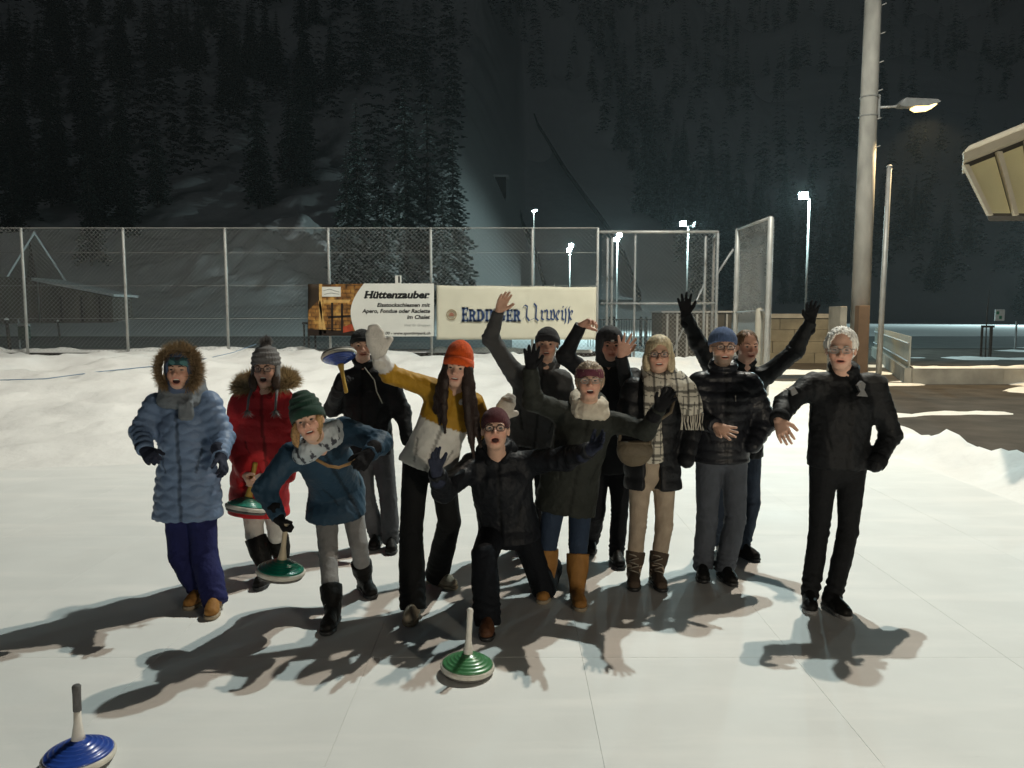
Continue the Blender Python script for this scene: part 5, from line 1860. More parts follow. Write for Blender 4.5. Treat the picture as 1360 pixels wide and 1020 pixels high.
        pr = [loft([P(0.235 * s, 0.020), P(0.14 * s, 0.020), P(0.075 * s, 0.020), P(0.040 * s, 0.024)], sl, [0.043 * s, 0.040 * s, 0.052 * s, 0.045 * s], [0.048, 0.040, 0.05, 0.045], 0.01), cut((0, 0, 0.028), (0, 0, 1)), cut((0, 0, 0.0015), (0, 0, -1))]
        Vb, Fb = surface(pr, 0.008)
        mesh_obj('sole', Vb, Fb, bt.get('sole', blackm), bo)
        if bt.get('laces'):
            for q in range(5):
                z = 0.095 + q * 0.024
                a = 0.112 + q * 0.012
                tube_obj('lace', [P(a + .012, z) - sl * 0.032 * (1 if q % 2 else -1), P(a - 0.012, z + 0.02), P(a + 0.006, z + 0.022) + sl * 0.032 * (1 if q % 2 else -1)], 0.004, bt['laces'], bo, 5)
    # coat
    ct = cfg['coat']
    if max(ct['col']) < 0.04:
        ct = dict(ct, col=tuple(q * 0.6 for q in ct['col']), spec=ct.get('spec', 0.25) * 0.7)
    hem = J['hem']
    cw, hw = ct.get('cw', 0.19), ct.get('hw', 0.20)
    cd, hd_ = ct.get('cd', 0.135), ct.get('hd', 0.15)
    pts = [nb + nrm(nb - pv) * 0.015, sp(0.12), sp(0.38), sp(0.70), pv, hem]
    ww = [0.072, shw * 0.86, cw, cw * 0.96, lerp(cw, hw, 0.6), hw]
    dd_ = [0.074, 0.098, cd, cd * 0.97, lerp(cd, hd_, 0.6), hd_]
    hdir = nrm(hem - sp(0.70))
    ext = hem + hdir * 0.12
    pr = [loft(pts + [ext], lat, ww + [hw], dd_ + [hd_], 0.05), cut(hem, hdir + np.array(ct.get('hemtilt', (0, 0, 0))))]
    sr = ct.get('sleeve', (0.078, 0.066, 0.050))
    for sd in ('R', 'L'):
        a, b, c = J['sh' + sd], J['el' + sd], J['wr' + sd]
        pr.append(seg(a, b, sr[0], sr[1], 0.06))
        e_ = c - nrm(c - b) * ct.get('cuffback', 0.0)
        pr.append(seg(b, e_, sr[1], sr[2], 0.035))
        cdn = nrm(c - b)
        if not cfg.get('hand' + sd, {}).get('none'):
            pr.append(cut(e_ + cdn * 0.012, cdn, (e_ - 0.10, e_ + 0.10)))
    if ct.get('collar', True):
        for i in range(12):
            t0, t1 = 2 * math.pi * i / 12, 2 * math.pi * (i + 1) / 12
            cp = lambda t: nb + lat * 0.072 * math.sin(t) + np.array([0, -0.068 * math.cos(t), 0.030 - 0.022 * math.cos(t)]) + ct.get('colup', 0.018) * np.array([0, 0, 1.0])
            pr.append(seg(cp(t0), cp(t1), 0.026, 0.026, 0.02))
    if ct.get('open'):                                   # unbuttoned front: slit that widens to the hem
        fw = np.cross(lat, nrm(nb - pv)); fw = fw if fw[1] < 0 else -fw
        pr.append(dict(ell(lerp(pv, hem, 1.0) + fw * (hd_ + 0.02) - lat * 0.03, (ct['open'], 0.13, 0.42), np.stack([lat, fw, np.cross(lat, fw)], 1), 0.02, True)))
    Vc, Fc = surface(pr, 0.0112)
    N = vnormals(Vc, Fc)
    # which region: sleeve or trunk, with a length parameter
    dR = np.minimum(seg_dist(Vc, J['shR'], J['elR']), seg_dist(Vc, J['elR'], J['wrR']))
    dL = np.minimum(seg_dist(Vc, J['shL'], J['elL']), seg_dist(Vc, J['elL'], J['wrL']))
    dT = np.abs((Vc - nb) @ lat)
    lenT = seg_dist(Vc, nb, hem)
    sleeve = np.minimum(dR, dL) < np.minimum(0.10, lenT)
    ends = {}
    along = np.linalg.norm(nb - Vc, axis=1)
    axl = nrm(hem - nb)
    trunk_s = (Vc - nb) @ axl
    arm_s = np.zeros(len(Vc))
    for sd, dd2 in (('R', dR), ('L', dL)):
        a, b, c = J['sh' + sd], J['el' + sd], J['wr' + sd]
        d1, d2 = seg_dist(Vc, a, b), seg_dist(Vc, b, c)
        l1 = np.linalg.norm(b - a)
        s1 = np.where(d1 < d2, np.clip(seg_param(Vc, a, b), 0, 1) * l1, l1 + np.clip(seg_param(Vc, b, c), 0, 1) * np.linalg.norm(c - b))
        m_ = (dd2 <= np.minimum(dR, dL) + 1e-9)
        arm_s = np.where(m_, s1, arm_s)
    s_all = np.where(sleeve, arm_s, trunk_s)
    amp = ct.get('fold', 0.010)
    dsp = amp * folds(Vc, cfg['seed'] + 2, ct.get('fscale', 1.0))
    qd = ct.get('quilt')
    if qd:
        pitch = qd
        ph = s_all / pitch
        if ct.get('wavy'):                               # rows of lens-shaped cells: neighbouring seams wave against each other
            lt = (Vc - nb) @ lat
            k0 = np.floor(ph)
            dist = np.full(len(Vc), 9.0)
            for dk in (-1, 0, 1, 2):
                kk = k0 + dk
                line = kk * pitch + np.where(kk % 2 == 0, 1, -1) * np.where(sleeve, 0.006, 0.015) * np.sin(lt * 2 * math.pi / 0.14)
                dist = np.minimum(dist, np.abs(s_all - line))
            dsp = dsp * 0.2 + ct.get('puff', 0.010) * ((1 - np.exp(-(dist / 0.016) ** 2)) - 0.6)
        else:
            dsp = dsp * 0.2 + ct.get('puff', 0.010) * (np.abs(np.sin(np.pi * ph)) ** 0.6 - 0.6)
    for sd in ('R', 'L'):                                # creases at the elbow
        d_e = np.linalg.norm(Vc - J['el' + sd], axis=1)
        s_ = seg_param(Vc, J['sh' + sd], J['wr' + sd])
        dsp = dsp + 0.005 * np.exp(-(d_e / 0.10) ** 2) * np.sin(s_ * 40 + 2.5 * np.sin(Vc[:, 0] * 28 + Vc[:, 2] * 33)) * sleeve
    # front zip: a shallow groove down the middle
    fwv = np.cross(lat, nrm(nb - pv)); fwv = fwv if fwv[1] < 0 else -fwv
    ltc = (Vc - nb) @ lat; fr = ((Vc - nb) @ fwv) > 0
    dsp = dsp - 0.006 * np.exp(-(ltc / 0.010) ** 2) * fr * (~sleeve)
    cols = np.tile(np.array(ct['col']), (len(Vc), 1))
    if not ct.get('open'):
        zl = (np.abs(ltc) < 0.011) & fr & ~sleeve
        cols = np.where(zl[:, None], cols * 0.45, cols)
    pk = (np.abs(np.abs(ltc) - cw * 0.62 + 0.25 * (trunk_s - 0.42)) < 0.007) & fr & ~sleeve & (np.abs(trunk_s - 0.42) < 0.075)
    cols = np.where(pk[:, None], cols * 0.45, cols)
    dsp = dsp - 0.004 * pk
    if 'paint' in ct:
        cols = ct['paint'](Vc, cols, sleeve, trunk_s, arm_s, ltc, dict(J=J, lat=lat, nb=nb, fw=fwv))
    coat = mesh_obj('coat', Vc + N * dsp[:, None], Fc, M(ct['name'], ct['col'], rough=ct.get('rough', 0.7), var=0.14, vscale=12, bump=0.5, bscale=ct.get('bscale', 42), spec=ct.get('spec', 0.25), attr=True, sheen=ct.get('sheen', 0)), root, cols=cols)
    if ct.get('cuffs'):
        for sd in ('R', 'L'):
            a, c = J['el' + sd], J['wr' + sd]
            d = nrm(c - a)
            tube_obj('cuff', [c - d * 0.055, c - d * 0.03, c + d * 0.006], [sr[2] + 0.006, sr[2] + 0.008, sr[2] + 0.002], ct['cuffs'], coat, 14)
    # gloves
    for sd, (kind, pr, hd) in hands.items():
        Vg, Fg = surface(pr, 0.0062)
        N = vnormals(Vg, Fg)
        mesh_obj(kind, Vg + N * (0.003 * folds(Vg, cfg['seed'] + 9, 0.5))[:, None], Fg, hd['mat'], root)
    return dict(root=root, J=J, H=H, Q=Q, F=F_, U=U2, S=S2, nb=nb, lat=lat, fw=fwv, coat=coat)

# ------------------------------------------------------------------ ice stocks
rim_m = M('stock_rim', (0.55, 0.53, 0.47), rough=0.45, var=0.25, vscale=12, bump=0.15)
sole_m = M('stock_sole', (0.10, 0.10, 0.095), rough=0.6, var=0.2, bump=0.1)
stem_w = M('stock_stem_white', (0.62, 0.60, 0.55), rough=0.45, var=0.12, vscale=20, bump=0.05)
grip_m = M('stock_grip', (0.10, 0.10, 0.10), rough=0.8, var=0.3, vscale=30, bump=0.4)
stem_y = M('stock_stem_yellow', (0.42, 0.27, 0.05), rough=0.5, var=0.15, bump=0.05)


def stock(label, base, axis, paint, stem, grip=None, turn=0.0, bend=0.0, s=1.0):
    t = empty('ice_stock', tuple(base), label, 'ice stock', 'ice stocks')
    t.rotation_euler = Vector(tuple(nrm(axis))).to_track_quat('Z', 'Y').to_euler()
    t.scale = (s, s, s)
    MB().lathe([(0.10, 0.0), (0.128, 0.004), (0.132, 0.010), (0.132, 0.018), (0.120, 0.020)], 40).build('running_sole', sole_m, t, smooth=True, local=True)
    MB().lathe([(0.120, 0.0202), (0.138, 0.022), (0.142, 0.028), (0.142, 0.042), (0.138, 0.048), (0.122, 0.050)], 40).build('rim', rim_m, t, smooth=True, local=True)
    pr = [(0.121, 0.0502), (0.134, 0.051)]
    r, z = 0.134, 0.051
    for i in range(5):                                   # stepped rings up the dome
        r2 = r - 0.019; z2 = z + 0.0115 - 0.0008 * i
        pr += [(r - 0.004, z + 0.006), (r - 0.010, z2 - 0.001), (r2, z2 - 0.0025)]
        r, z = r2, z2
    pr += [(0.026, z + 0.010), (0.02, z + 0.012)]
    MB().lathe(pr, 40).build('dome', paint, t, smooth=True, local=True)
    z0 = z + 0.008
    b = lambda h: (bend * h * h * 4, 0, z0 + h)
    st = MB().tube([b(0), b(0.02), b(0.07), b(0.12)] + ([] if grip else [b(0.17), b(0.23), b(0.24)]), [0.028, 0.024, 0.016, 0.0145] + ([] if grip else [0.0155, 0.017, 0.012]), 14).build('stem', stem, t, smooth=True, local=True)
    if grip:
        MB().tube([b(0.1195), b(0.122), b(0.19), b(0.225), b(0.232)], [0.0148, 0.0165, 0.0165, 0.018, 0.013], 14).build('grip', grip, t, smooth=True, local=True)
    return t


green1 = M('stock_green', (0.0, 0.13, 0.085), rough=0.28, var=0.25, vscale=14, bump=0.1, spec=0.5, coat=0.4)
green2 = M('stock_green_leaf', (0.05, 0.19, 0.075), rough=0.3, var=0.25, vscale=14, bump=0.1, spec=0.5, coat=0.4)
blue1 = M('stock_blue', (0.02, 0.065, 0.34), rough=0.3, var=0.22, vscale=12, bump=0.1, spec=0.5, coat=0.4)
gp = G(98, 1028); gp[1] -= 0.0
stock('blue ice stock with dark grip standing alone at the bottom left', (G(98, 1022)[0], G(98, 1022)[1] + 0.04, 0), (0, 0.03, 1), blue1, stem_w, grip_m)
gq = G(620, 897)
stock('leaf green ice stock with white stem standing on the ice before the kneeling person', (gq[0], gq[1] + 0.03, 0), (0.05, 0, 1), green2, stem_w)
b3 = W(372, 766, 4.42)
stock('dark green ice stock dangling from the glove of the bending person', b3, W(379, 702, 4.42) - b3, green1, M('stock_stem_bone', (0.45, 0.38, 0.27), rough=0.5, var=0.15, bump=0.05))
b4 = W(326, 681, 5.15)
stock('green ice stock held low by the person in the red coat', b4, W(333, 640, 5.17) - b4 + np.array([0, 0.02, 0]), M('stock_green_pale', (0.02, 0.19, 0.14), rough=0.3, var=0.25, vscale=14, bump=0.1, coat=0.4), stem_y)
b5 = W(449, 467, 5.80)
stock('blue ice stock with yellow stem held upside down at the shoulder', b5, W(457, 507, 5.72) - b5, blue1, stem_y, s=0.95)

# ------------------------------------------------------------------ clothing materials
blk = lambda n, c=(0.014, 0.015, 0.017), **k: cloth(n, c, **k)
glove_blk = cloth('glove_black', (0.012, 0.012, 0.014))
glove_navy = cloth('glove_navy', (0.018, 0.022, 0.04))
mitt_w = cloth('mitten_white', (0.60, 0.57, 0.52), bump=0.6, bscale=110)
tan_l = cloth('tan_leather', (0.28, 0.135, 0.035), rough=0.65)
blk_l = cloth('black_leather', (0.014, 0.013, 0.012), rough=0.5)
brn_l = cloth('brown_leather', (0.085, 0.035, 0.016), rough=0.6)
beige_l = cloth('beige_leather', (0.36, 0.31, 0.235), rough=0.7)
sole_p = cloth('pale_sole', (0.30, 0.25, 0.18), rough=0.8)
lace_m = cloth('pale_lace', (0.30, 0.27, 0.22))


def scarf(P, mat, ring=0.088, r=0.034, rings=2, lift=0.0, ends=(), cols=None, name='scarf', seed=3, amp=0.008):
    nb, lat = P['nb'], P['lat']
    pr = []
    for q in range(rings):
        for i in range(16):
            f = lambda t: nb + lat * (ring + 0.008 * q) * math.sin(t) + np.array([0, -(ring + 0.012 * q) * math.cos(t) - 0.005, lift + 0.045 - 0.045 * q - 0.028 * math.cos(t) + 0.012 * math.sin(2 * t + q)])
            pr.append(seg(f(2 * math.pi * i / 16), f(2 * math.pi * (i + 1) / 16), r, r, 0.018))
    for path, w, d in ends:
        pts = [np.asarray(p, float) for p in path]
        pr.append(loft(pts, lat, [w] * len(pts), [d] * len(pts), 0.02))
    V, F = surface(pr, 0.0075)
    N = vnormals(V, F)
    V = V + N * (amp * folds(V, seed, 0.7))[:, None]
    c = cols(V) if cols else None
    return mesh_obj(name, V, F, mat, P['root'], cols=c)


# 1 long quilted coat, fur hood
def paint_none(V, c, *a): return c


P1_ = person(dict(label='person in long quilted blue coat with fur hood laughing at the far left', seed=1, face=(6, 8, 2), mouth=0.017, squint=0.5,
    J=dict(head=(240, 493, 4.88), neck=(243, 524, 4.97), shR=(207, 536, 4.97), shL=(278, 533, 4.97), elR=(187, 573, 4.90), wrR=(193, 598, 4.70), elL=(297, 580, 4.92), wrL=(293, 606, 4.72),
           pelvis=(250, 640, 4.97), hem=(250, 688, 4.95), hipR=(236, 650, 4.97), hipL=(266, 650, 4.97), kneeR=(241, 738, 4.92), kneeL=(272, 738, 4.88)),
    footR=(247, 812, -10), footL=(279, 825, 12),
    coat=dict(name='quilted_coat_blue', col=(0.135, 0.20, 0.32), cw=0.185, hw=0.225, cd=0.145, hd=0.175, quilt=0.058, wavy=True, puff=0.011, rough=0.5, spec=0.3, fold=0.008),
    trousers=dict(mat=cloth('trousers_royal_navy', (0.012, 0.015, 0.078)), r=(0.108, 0.094, 0.090), lift=-0.02), boots=dict(mat=tan_l, sole=sole_p, h=0.10),
    handR=dict(kind='glove', mat=glove_navy, tip=(203, 611, 4.60), n=(0.6, 0.1, -0.8), curl=0.75), handL=dict(kind='glove', mat=glove_navy, tip=(299, 623, 4.66), n=(-0.7, -0.1, -0.5), curl=0.55),
    headband=dict(col=(0.022, 0.065, 0.075), col2=(0.09, 0.22, 0.23), col3=(0.03, 0.03, 0.04), bot=0.028),
    hood=dict(over=True, mat=cloth('quilted_hood_blue', (0.07, 0.10, 0.17)), fur=((0.13, 0.085, 0.045), (0.36, 0.26, 0.15)), len=0.05)))
scarf(P1_, cloth('scarf_grey', (0.15, 0.17, 0.19), bump=0.6), ring=0.098, r=0.042, rings=3, lift=0.03, ends=[([P1_['nb'] + P1_['lat'] * 0.06 + [0, -0.10, 0.0], P1_['nb'] + P1_['lat'] * 0.085 + [0, -0.165, -0.05], P1_['nb'] + P1_['lat'] * 0.09 + [0, -0.17, -0.13]], 0.05, 0.022)])

# 2 red coat, pompom hat
P2_ = person(dict(label='person in red down coat and grey pompom hat laughing, holding a green ice stock', seed=2, face=(4, 2, 0), mouth=0.019, squint=0.6, glasses='dark', brow=(0.05, 0.03, 0.02),
    J=dict(head=(353, 490, 5.28), neck=(352, 519, 5.37), shR=(319, 534, 5.37), shL=(377, 530, 5.37), elR=(309, 588, 5.36), wrR=(326, 630, 5.20), elL=(384, 585, 5.40), wrL=(383, 632, 5.32),
           pelvis=(345, 632, 5.37), hem=(344, 682, 5.36), hipR=(333, 640, 5.37), hipL=(359, 640, 5.37), kneeR=(338, 710, 5.30), kneeL=(368, 710, 5.32)),
    footR=(341, 786, -4), footL=(372, 771, 10),
    coat=dict(name='down_coat_red', col=(0.48, 0.020, 0.025), cw=0.185, hw=0.215, cd=0.14, hd=0.165, quilt=0.115, puff=0.009, rough=0.6, fold=0.011),
    trousers=dict(mat=cloth('trousers_white', (0.52, 0.50, 0.46)), r=(0.09, 0.072, 0.044), fold=0.005), boots=dict(mat=blk_l, h=0.26, sw=0.074),
    handR=dict(kind='bare', tip=(334, 655, 5.08), n=(0.9, 0.1, 0.1), curl=1.15, spread=0.05), handL=dict(none=True),
    hair=[dict(style='long', col=(0.05, 0.028, 0.018), fwd=0.02, locks=[(-0.07, 0.02, -0.03, 0.12, -0.01, 0.022), (0.07, 0.02, -0.03, 0.12, 0.01, 0.022)])],
    hat=dict(name='grey_wool', col=(0.15, 0.145, 0.145), pompom=True, flaps=True, tall=0.03, cuff=False, ribs=26, rows=True, th=0.016, up=0.012),
    hood=dict(mat=cloth('hood_red', (0.30, 0.016, 0.02)), fur=((0.20, 0.13, 0.06), (0.55, 0.43, 0.25)), len=0.06, core=0.035)))

# 3 bending forward with a stock
P3_ = person(dict(label='person in dark green beanie and teal jacket bending forward with an ice stock', seed=3, face=(5, 6, -17), mouth=0.0065, squint=0.7, brow=(0.12, 0.08, 0.04),
    J=dict(head=(410, 559, 4.40), neck=(424, 588, 4.58), shR=(388, 603, 4.62), shL=(455, 569, 4.70), elR=(352, 650, 4.55), wrR=(370, 687, 4.45), elL=(505, 588, 4.60), wrL=(490, 603, 4.38),
           pelvis=(448, 652, 4.98), hem=(446, 684, 4.92), hipR=(433, 664, 4.98), hipL=(465, 658, 5.03), kneeR=(436, 738, 4.74), kneeL=(476, 722, 4.92)),
    footR=(432, 846, 0), footL=(496, 797, 28),
    coat=dict(name='jacket_teal', col=(0.016, 0.043, 0.075), cw=0.175, hw=0.20, cd=0.13, hd=0.15, rough=0.6, fold=0.013, sleeve=(0.082, 0.072, 0.052), hemtilt=(0, 0, 0)),
    trousers=dict(mat=cloth('jeans_light_grey', (0.21, 0.21, 0.21)), r=(0.088, 0.068, 0.052), fold=0.008), boots=dict(mat=blk_l, h=0.17, sw=0.068),
    handR=dict(kind='glove', mat=glove_blk, tip=(378, 704, 4.42), n=(0.9, 0, -0.2), curl=1.2), handL=dict(kind='glove', mat=glove_blk, tip=(478, 618, 4.30), n=(-0.6, 0.5, -0.6), curl=1.1),
    hair=[dict(style='long', col=(0.34, 0.20, 0.085), fwd=0.01, locks=[(-0.068, 0.03, 0.0, 0.13, 0.0, 0.018), (0.070, 0.03, 0.0, 0.13, -0.02, 0.020), (0.062, 0.05, 0.01, 0.11, 0.0, 0.012)])],
    hat=dict(name='dark_green', col=(0.012, 0.042, 0.028), tall=0.045, ribs=34, rows=True, th=0.014, cuffh=0.028)))
def snood_cols(V):
    c = np.tile(np.array([0.42, 0.47, 0.50]), (len(V), 1))
    f = folds(V * 1.0, 44, 0.55) + 0.6 * folds(V, 45, 0.3)
    low = sstep(-0.02, -0.10, (V[:, 2] - P3_['nb'][2]))
    return np.where(((f + 0.15 * low) > 0.26)[:, None], np.array([[0.05, 0.055, 0.07]]), c)


scarf(P3_, M('snood', (1, 1, 1), rough=0.8, attr=True, bump=0.3), ring=0.098, r=0.052, rings=2, lift=0.0, cols=snood_cols, name='snood', amp=0.014)
sa = [W(u, v, D) for u, v, D in ((486, 607, 4.46), (474, 610, 4.47), (464, 616, 4.46), (450, 621, 4.46), (436, 619, 4.46), (418, 609, 4.48), (405, 600, 4.54))]
tube_obj('bag_strap', sa, 0.010, cloth('tan_strap', (0.30, 0.18, 0.08)), P3_['root'], 6)

# 4 behind, black jacket, stock upside down
P4_ = person(dict(label='person in black jacket holding a blue ice stock upside down, face partly behind a mitten', seed=4, face=(14, 0, 0), mouth=0.004,
    J=dict(head=(481, 459, 6.05), neck=(484, 487, 6.12), shR=(457, 506, 6.12), shL=(519, 507, 6.12), elR=(441, 543, 6.02), wrR=(451, 514, 5.80), elL=(535, 548, 6.12), wrL=(541, 585, 6.02),
           pelvis=(490, 590, 6.12), hem=(490, 604, 6.12), hipR=(478, 600, 6.12), hipL=(508, 600, 6.12), kneeR=(487, 665, 6.06), kneeL=(516, 665, 6.06)),
    footR=(489, 0, -4, 5.95), footL=(520, 738, 10),
    coat=dict(name='jacket_black', col=(0.014, 0.015, 0.018), cw=0.20, hw=0.20, cd=0.14, rough=0.6, fold=0.012),
    trousers=dict(mat=cloth('trousers_grey', (0.075, 0.078, 0.085)), r=(0.10, 0.082, 0.078)), boots=dict(mat=blk_l, h=0.10),
    handR=dict(kind='glove', mat=cloth('glove_charcoal', (0.03, 0.03, 0.033)), tip=(457, 498, 5.74), n=(0.8, -0.3, 0.1), curl=1.15), handL=dict(none=True),
    hat=dict(name='black_band', col=(0.013, 0.014, 0.016), th=0.008, cuff=True, cuffh=0.018)))
tube_obj('zip', [P4_['nb'] + P4_['fw'] * 0.10 + P4_['lat'] * 0.02, W(497, 505, 5.95), W(500, 520, 5.95), W(508, 536, 5.95)], 0.005, cloth('zip_pale', (0.25, 0.24, 0.2)), P4_['root'], 5)

# 5 orange beanie, white and mustard jacket
MUST = np.array([0.36, 0.195, 0.012])
def paint5(V, c, sleeve, ts, as_, lt, K):
    m = np.where(sleeve, as_ < 0.34, ts < 0.215 + 0.0 * lt)
    d = np.minimum(np.linalg.norm(V - K['J']['shR'], axis=1), np.linalg.norm(V - K['J']['shL'], axis=1))
    m = m | ((d < 0.13) & (ts < 0.25))
    c = np.where(m[:, None], MUST[None], c)
    low = sleeve & (as_ >= 0.34)
    return np.where(low[:, None], np.array([[0.60, 0.59, 0.57]]), c)


P5_ = person(dict(label='person in orange beanie, white and mustard jacket, waving with white mittens', seed=5, face=(-6, 2, 7), mouth=0.0065, squint=0.7, skin=(0.50, 0.30, 0.22), hs=0.98,
    J=dict(head=(608, 489, 4.85), neck=(603, 521, 4.95), shR=(574, 516, 4.95), shL=(629, 536, 4.97), elR=(518, 497, 4.90), wrR=(503, 473, 4.82), elL=(646, 574, 5.05), wrL=(662, 555, 5.16),
           pelvis=(574, 604, 4.95), hem=(564, 622, 4.94), hipR=(553, 612, 4.95), hipL=(585, 614, 4.97), kneeR=(546, 706, 4.80), kneeL=(597, 692, 4.96)),
    footR=(543, 834, 0), footL=(606, 784, 50),
    coat=dict(name='jacket_white_mustard', col=(0.62, 0.605, 0.56), cw=0.172, hw=0.19, cd=0.13, hd=0.14, rough=0.65, fold=0.012, paint=paint5, sleeve=(0.076, 0.064, 0.052), hemtilt=(0, 0, -0.15)),
    trousers=dict(mat=cloth('ski_trousers_black', (0.013, 0.014, 0.015)), r=(0.098, 0.086, 0.094), lift=-0.015, fold=0.006), boots=dict(mat=beige_l, sole=sole_p, h=0.08),
    handR=dict(kind='mitten', mat=mitt_w, tip=(496, 432, 4.80), n=(0, -1, 0), s=1.12), handL=dict(kind='mitten', mat=mitt_w, tip=(681, 524, 5.22), n=(0.1, 1, 0), s=1.05),
    hair=[dict(style='long', col=(0.022, 0.012, 0.009), fwd=0.03, rough=0.7, locks=[(-0.068, 0.035, 0.01, 0.38, -0.05, 0.022), (-0.060, 0.055, 0.0, 0.42, -0.02, 0.019), (-0.074, 0.01, 0.0, 0.34, -0.08, 0.024), (0.068, 0.035, 0.01, 0.52, 0.03, 0.026), (0.060, 0.055, 0.0, 0.55, 0.05, 0.021), (0.076, 0.01, 0.0, 0.48, 0.07, 0.026)])],
    hat=dict(name='orange', col=(0.62, 0.085, 0.012), tall=0.045, th=0.014, ribs=40, cuffh=0.028),
    hood=dict(mat=cloth('hood_white', (0.55, 0.53, 0.49)))))

# 6 grey hooded jacket, arm up
P6_ = person(dict(label='person in grey jacket and dark beanie with one bare hand stretched high', seed=6, face=(-8, 0, 0), mouth=0.007, skin=(0.47, 0.27, 0.19),
    J=dict(head=(727, 457, 5.85), neck=(721, 486, 5.93), shR=(684, 498, 5.93), shL=(748, 505, 5.93), elR=(652, 449, 5.86), wrR=(662, 414, 5.76), elL=(757, 555, 5.95), wrL=(750, 595, 5.85),
           pelvis=(706, 578, 5.96), hem=(704, 592, 5.95), hipR=(690, 590, 5.95), hipL=(722, 590, 5.95), kneeR=(692, 660, 5.92), kneeL=(722, 660, 5.92)),
    footR=(692, 0, -5, 5.80), footL=(724, 0, 6, 5.80),
    coat=dict(name='jacket_grey', col=(0.062, 0.064, 0.066), cw=0.20, hw=0.20, cd=0.14, rough=0.75, fold=0.013),
    trousers=dict(mat=cloth('trousers_black_a', (0.014, 0.014, 0.016))), boots=dict(mat=blk_l, h=0.10),
    handR=dict(kind='bare', tip=(676, 381, 5.70), n=(0.5, -0.9, 0), curl=0.12, spread=0.15, s=1.08), handL=dict(none=True),
    hat=dict(name='charcoal', col=(0.02, 0.021, 0.024), th=0.010, cuffh=0.026), hood=dict(mat=cloth('hood_grey', (0.06, 0.062, 0.064)))))

# 7 kneeling in front
P7_ = person(dict(label='person kneeling in front in black jacket and maroon beanie, arms spread wide', seed=7, face=(0, 14, 0), mouth=0.017, glasses='dark', hs=1.03, squint=0.9, kneel='L', fat=0.004, teeth=False,
    J=dict(head=(658, 571, 4.76), neck=(660, 602, 4.90), shR=(628, 618, 4.92), shL=(703, 614, 4.95), elR=(589, 653, 4.64), wrR=(580, 628, 4.44), elL=(752, 609, 4.78), wrL=(783, 598, 4.54),
           pelvis=(676, 703, 5.00), hem=(676, 720, 4.96), hipR=(655, 708, 5.0), hipL=(697, 708, 5.03), kneeR=(643, 738, 4.60), kneeL=(722, 781, 4.93)),
    footR=(646, 854, 0), footL=(735, 0, 0, 5.22),
    coat=dict(name='ski_jacket_black', col=(0.012, 0.014, 0.019), cw=0.205, hw=0.215, cd=0.155, hd=0.16, rough=0.55, fold=0.013, sleeve=(0.085, 0.072, 0.055), colup=0.03),
    trousers=dict(mat=cloth('ski_trousers_black_b', (0.011, 0.013, 0.018)), r=(0.105, 0.092, 0.092), fold=0.010, lift=-0.03), boots=dict(mat=brn_l, h=0.10),
    handR=dict(kind='glove', mat=glove_navy, tip=(571, 585, 4.34), n=(0.7, -0.6, 0.2), curl=0.18, spread=0.45, s=1.08), handL=dict(kind='glove', mat=glove_navy, tip=(816, 574, 4.40), n=(-0.2, -0.7, 0.7), curl=0.2, spread=0.4, s=1.08),
    hat=dict(name='maroon', col=(0.085, 0.022, 0.028), th=0.008, cuffh=0.02, tall=0.01, cuff=False, up=-0.004), hood=dict(mat=cloth('hood_black', (0.012, 0.014, 0.018)))))

# 8 maroon headband, olive parka
P8_ = person(dict(label='person in maroon headband and dark olive parka, both gloved arms raised, tan boots', seed=8, face=(-3, 8, 0), mouth=0.013, glasses='steel', squint=0.6, brow=(0.15, 0.11, 0.08),
    J=dict(head=(783, 507, 4.90), neck=(782, 540, 5.03), shR=(744, 547, 5.03), shL=(817, 561, 5.05), elR=(707, 532, 4.84), wrR=(705, 490, 4.80), elL=(858, 572, 4.92), wrL=(875, 543, 4.78),
           pelvis=(756, 640, 5.10), hem=(750, 679, 5.08), hipR=(739, 650, 5.10), hipL=(772, 650, 5.10), kneeR=(727, 724, 5.02), kneeL=(768, 722, 4.96)),
    footR=(719, 804, -12), footL=(772, 814, 3),
    coat=dict(name='parka_olive', col=(0.032, 0.036, 0.030), cw=0.195, hw=0.215, cd=0.15, hd=0.17, rough=0.7, fold=0.013),
    trousers=dict(mat=cloth('jeans_blue', (0.020, 0.034, 0.062)), r=(0.095, 0.074, 0.044), fold=0.005), boots=dict(mat=tan_l, h=0.24, sw=0.074, sole=sole_p),
    handR=dict(kind='glove', mat=glove_blk, tip=(706, 451, 4.76), n=(0.1, -1, 0), curl=0.12, spread=0.4), handL=dict(kind='glove', mat=glove_blk, tip=(896, 515, 4.72), n=(-0.3, -1, -0.1), curl=0.15, spread=0.5),
    hair=[dict(style='cap', col=(0.30, 0.23, 0.16), th=0.015, line=0.10, rough=2.0)],
    headband=dict(col=(0.13, 0.035, 0.055), top=0.085, bot=0.022), hood=dict(mat=cloth('hood_olive', (0.045, 0.05, 0.042)))))
scarf(P8_, cloth('scarf_cream', (0.56, 0.51, 0.42), bump=0.6), ring=0.09, r=0.040, rings=2, lift=-0.01, amp=0.012)

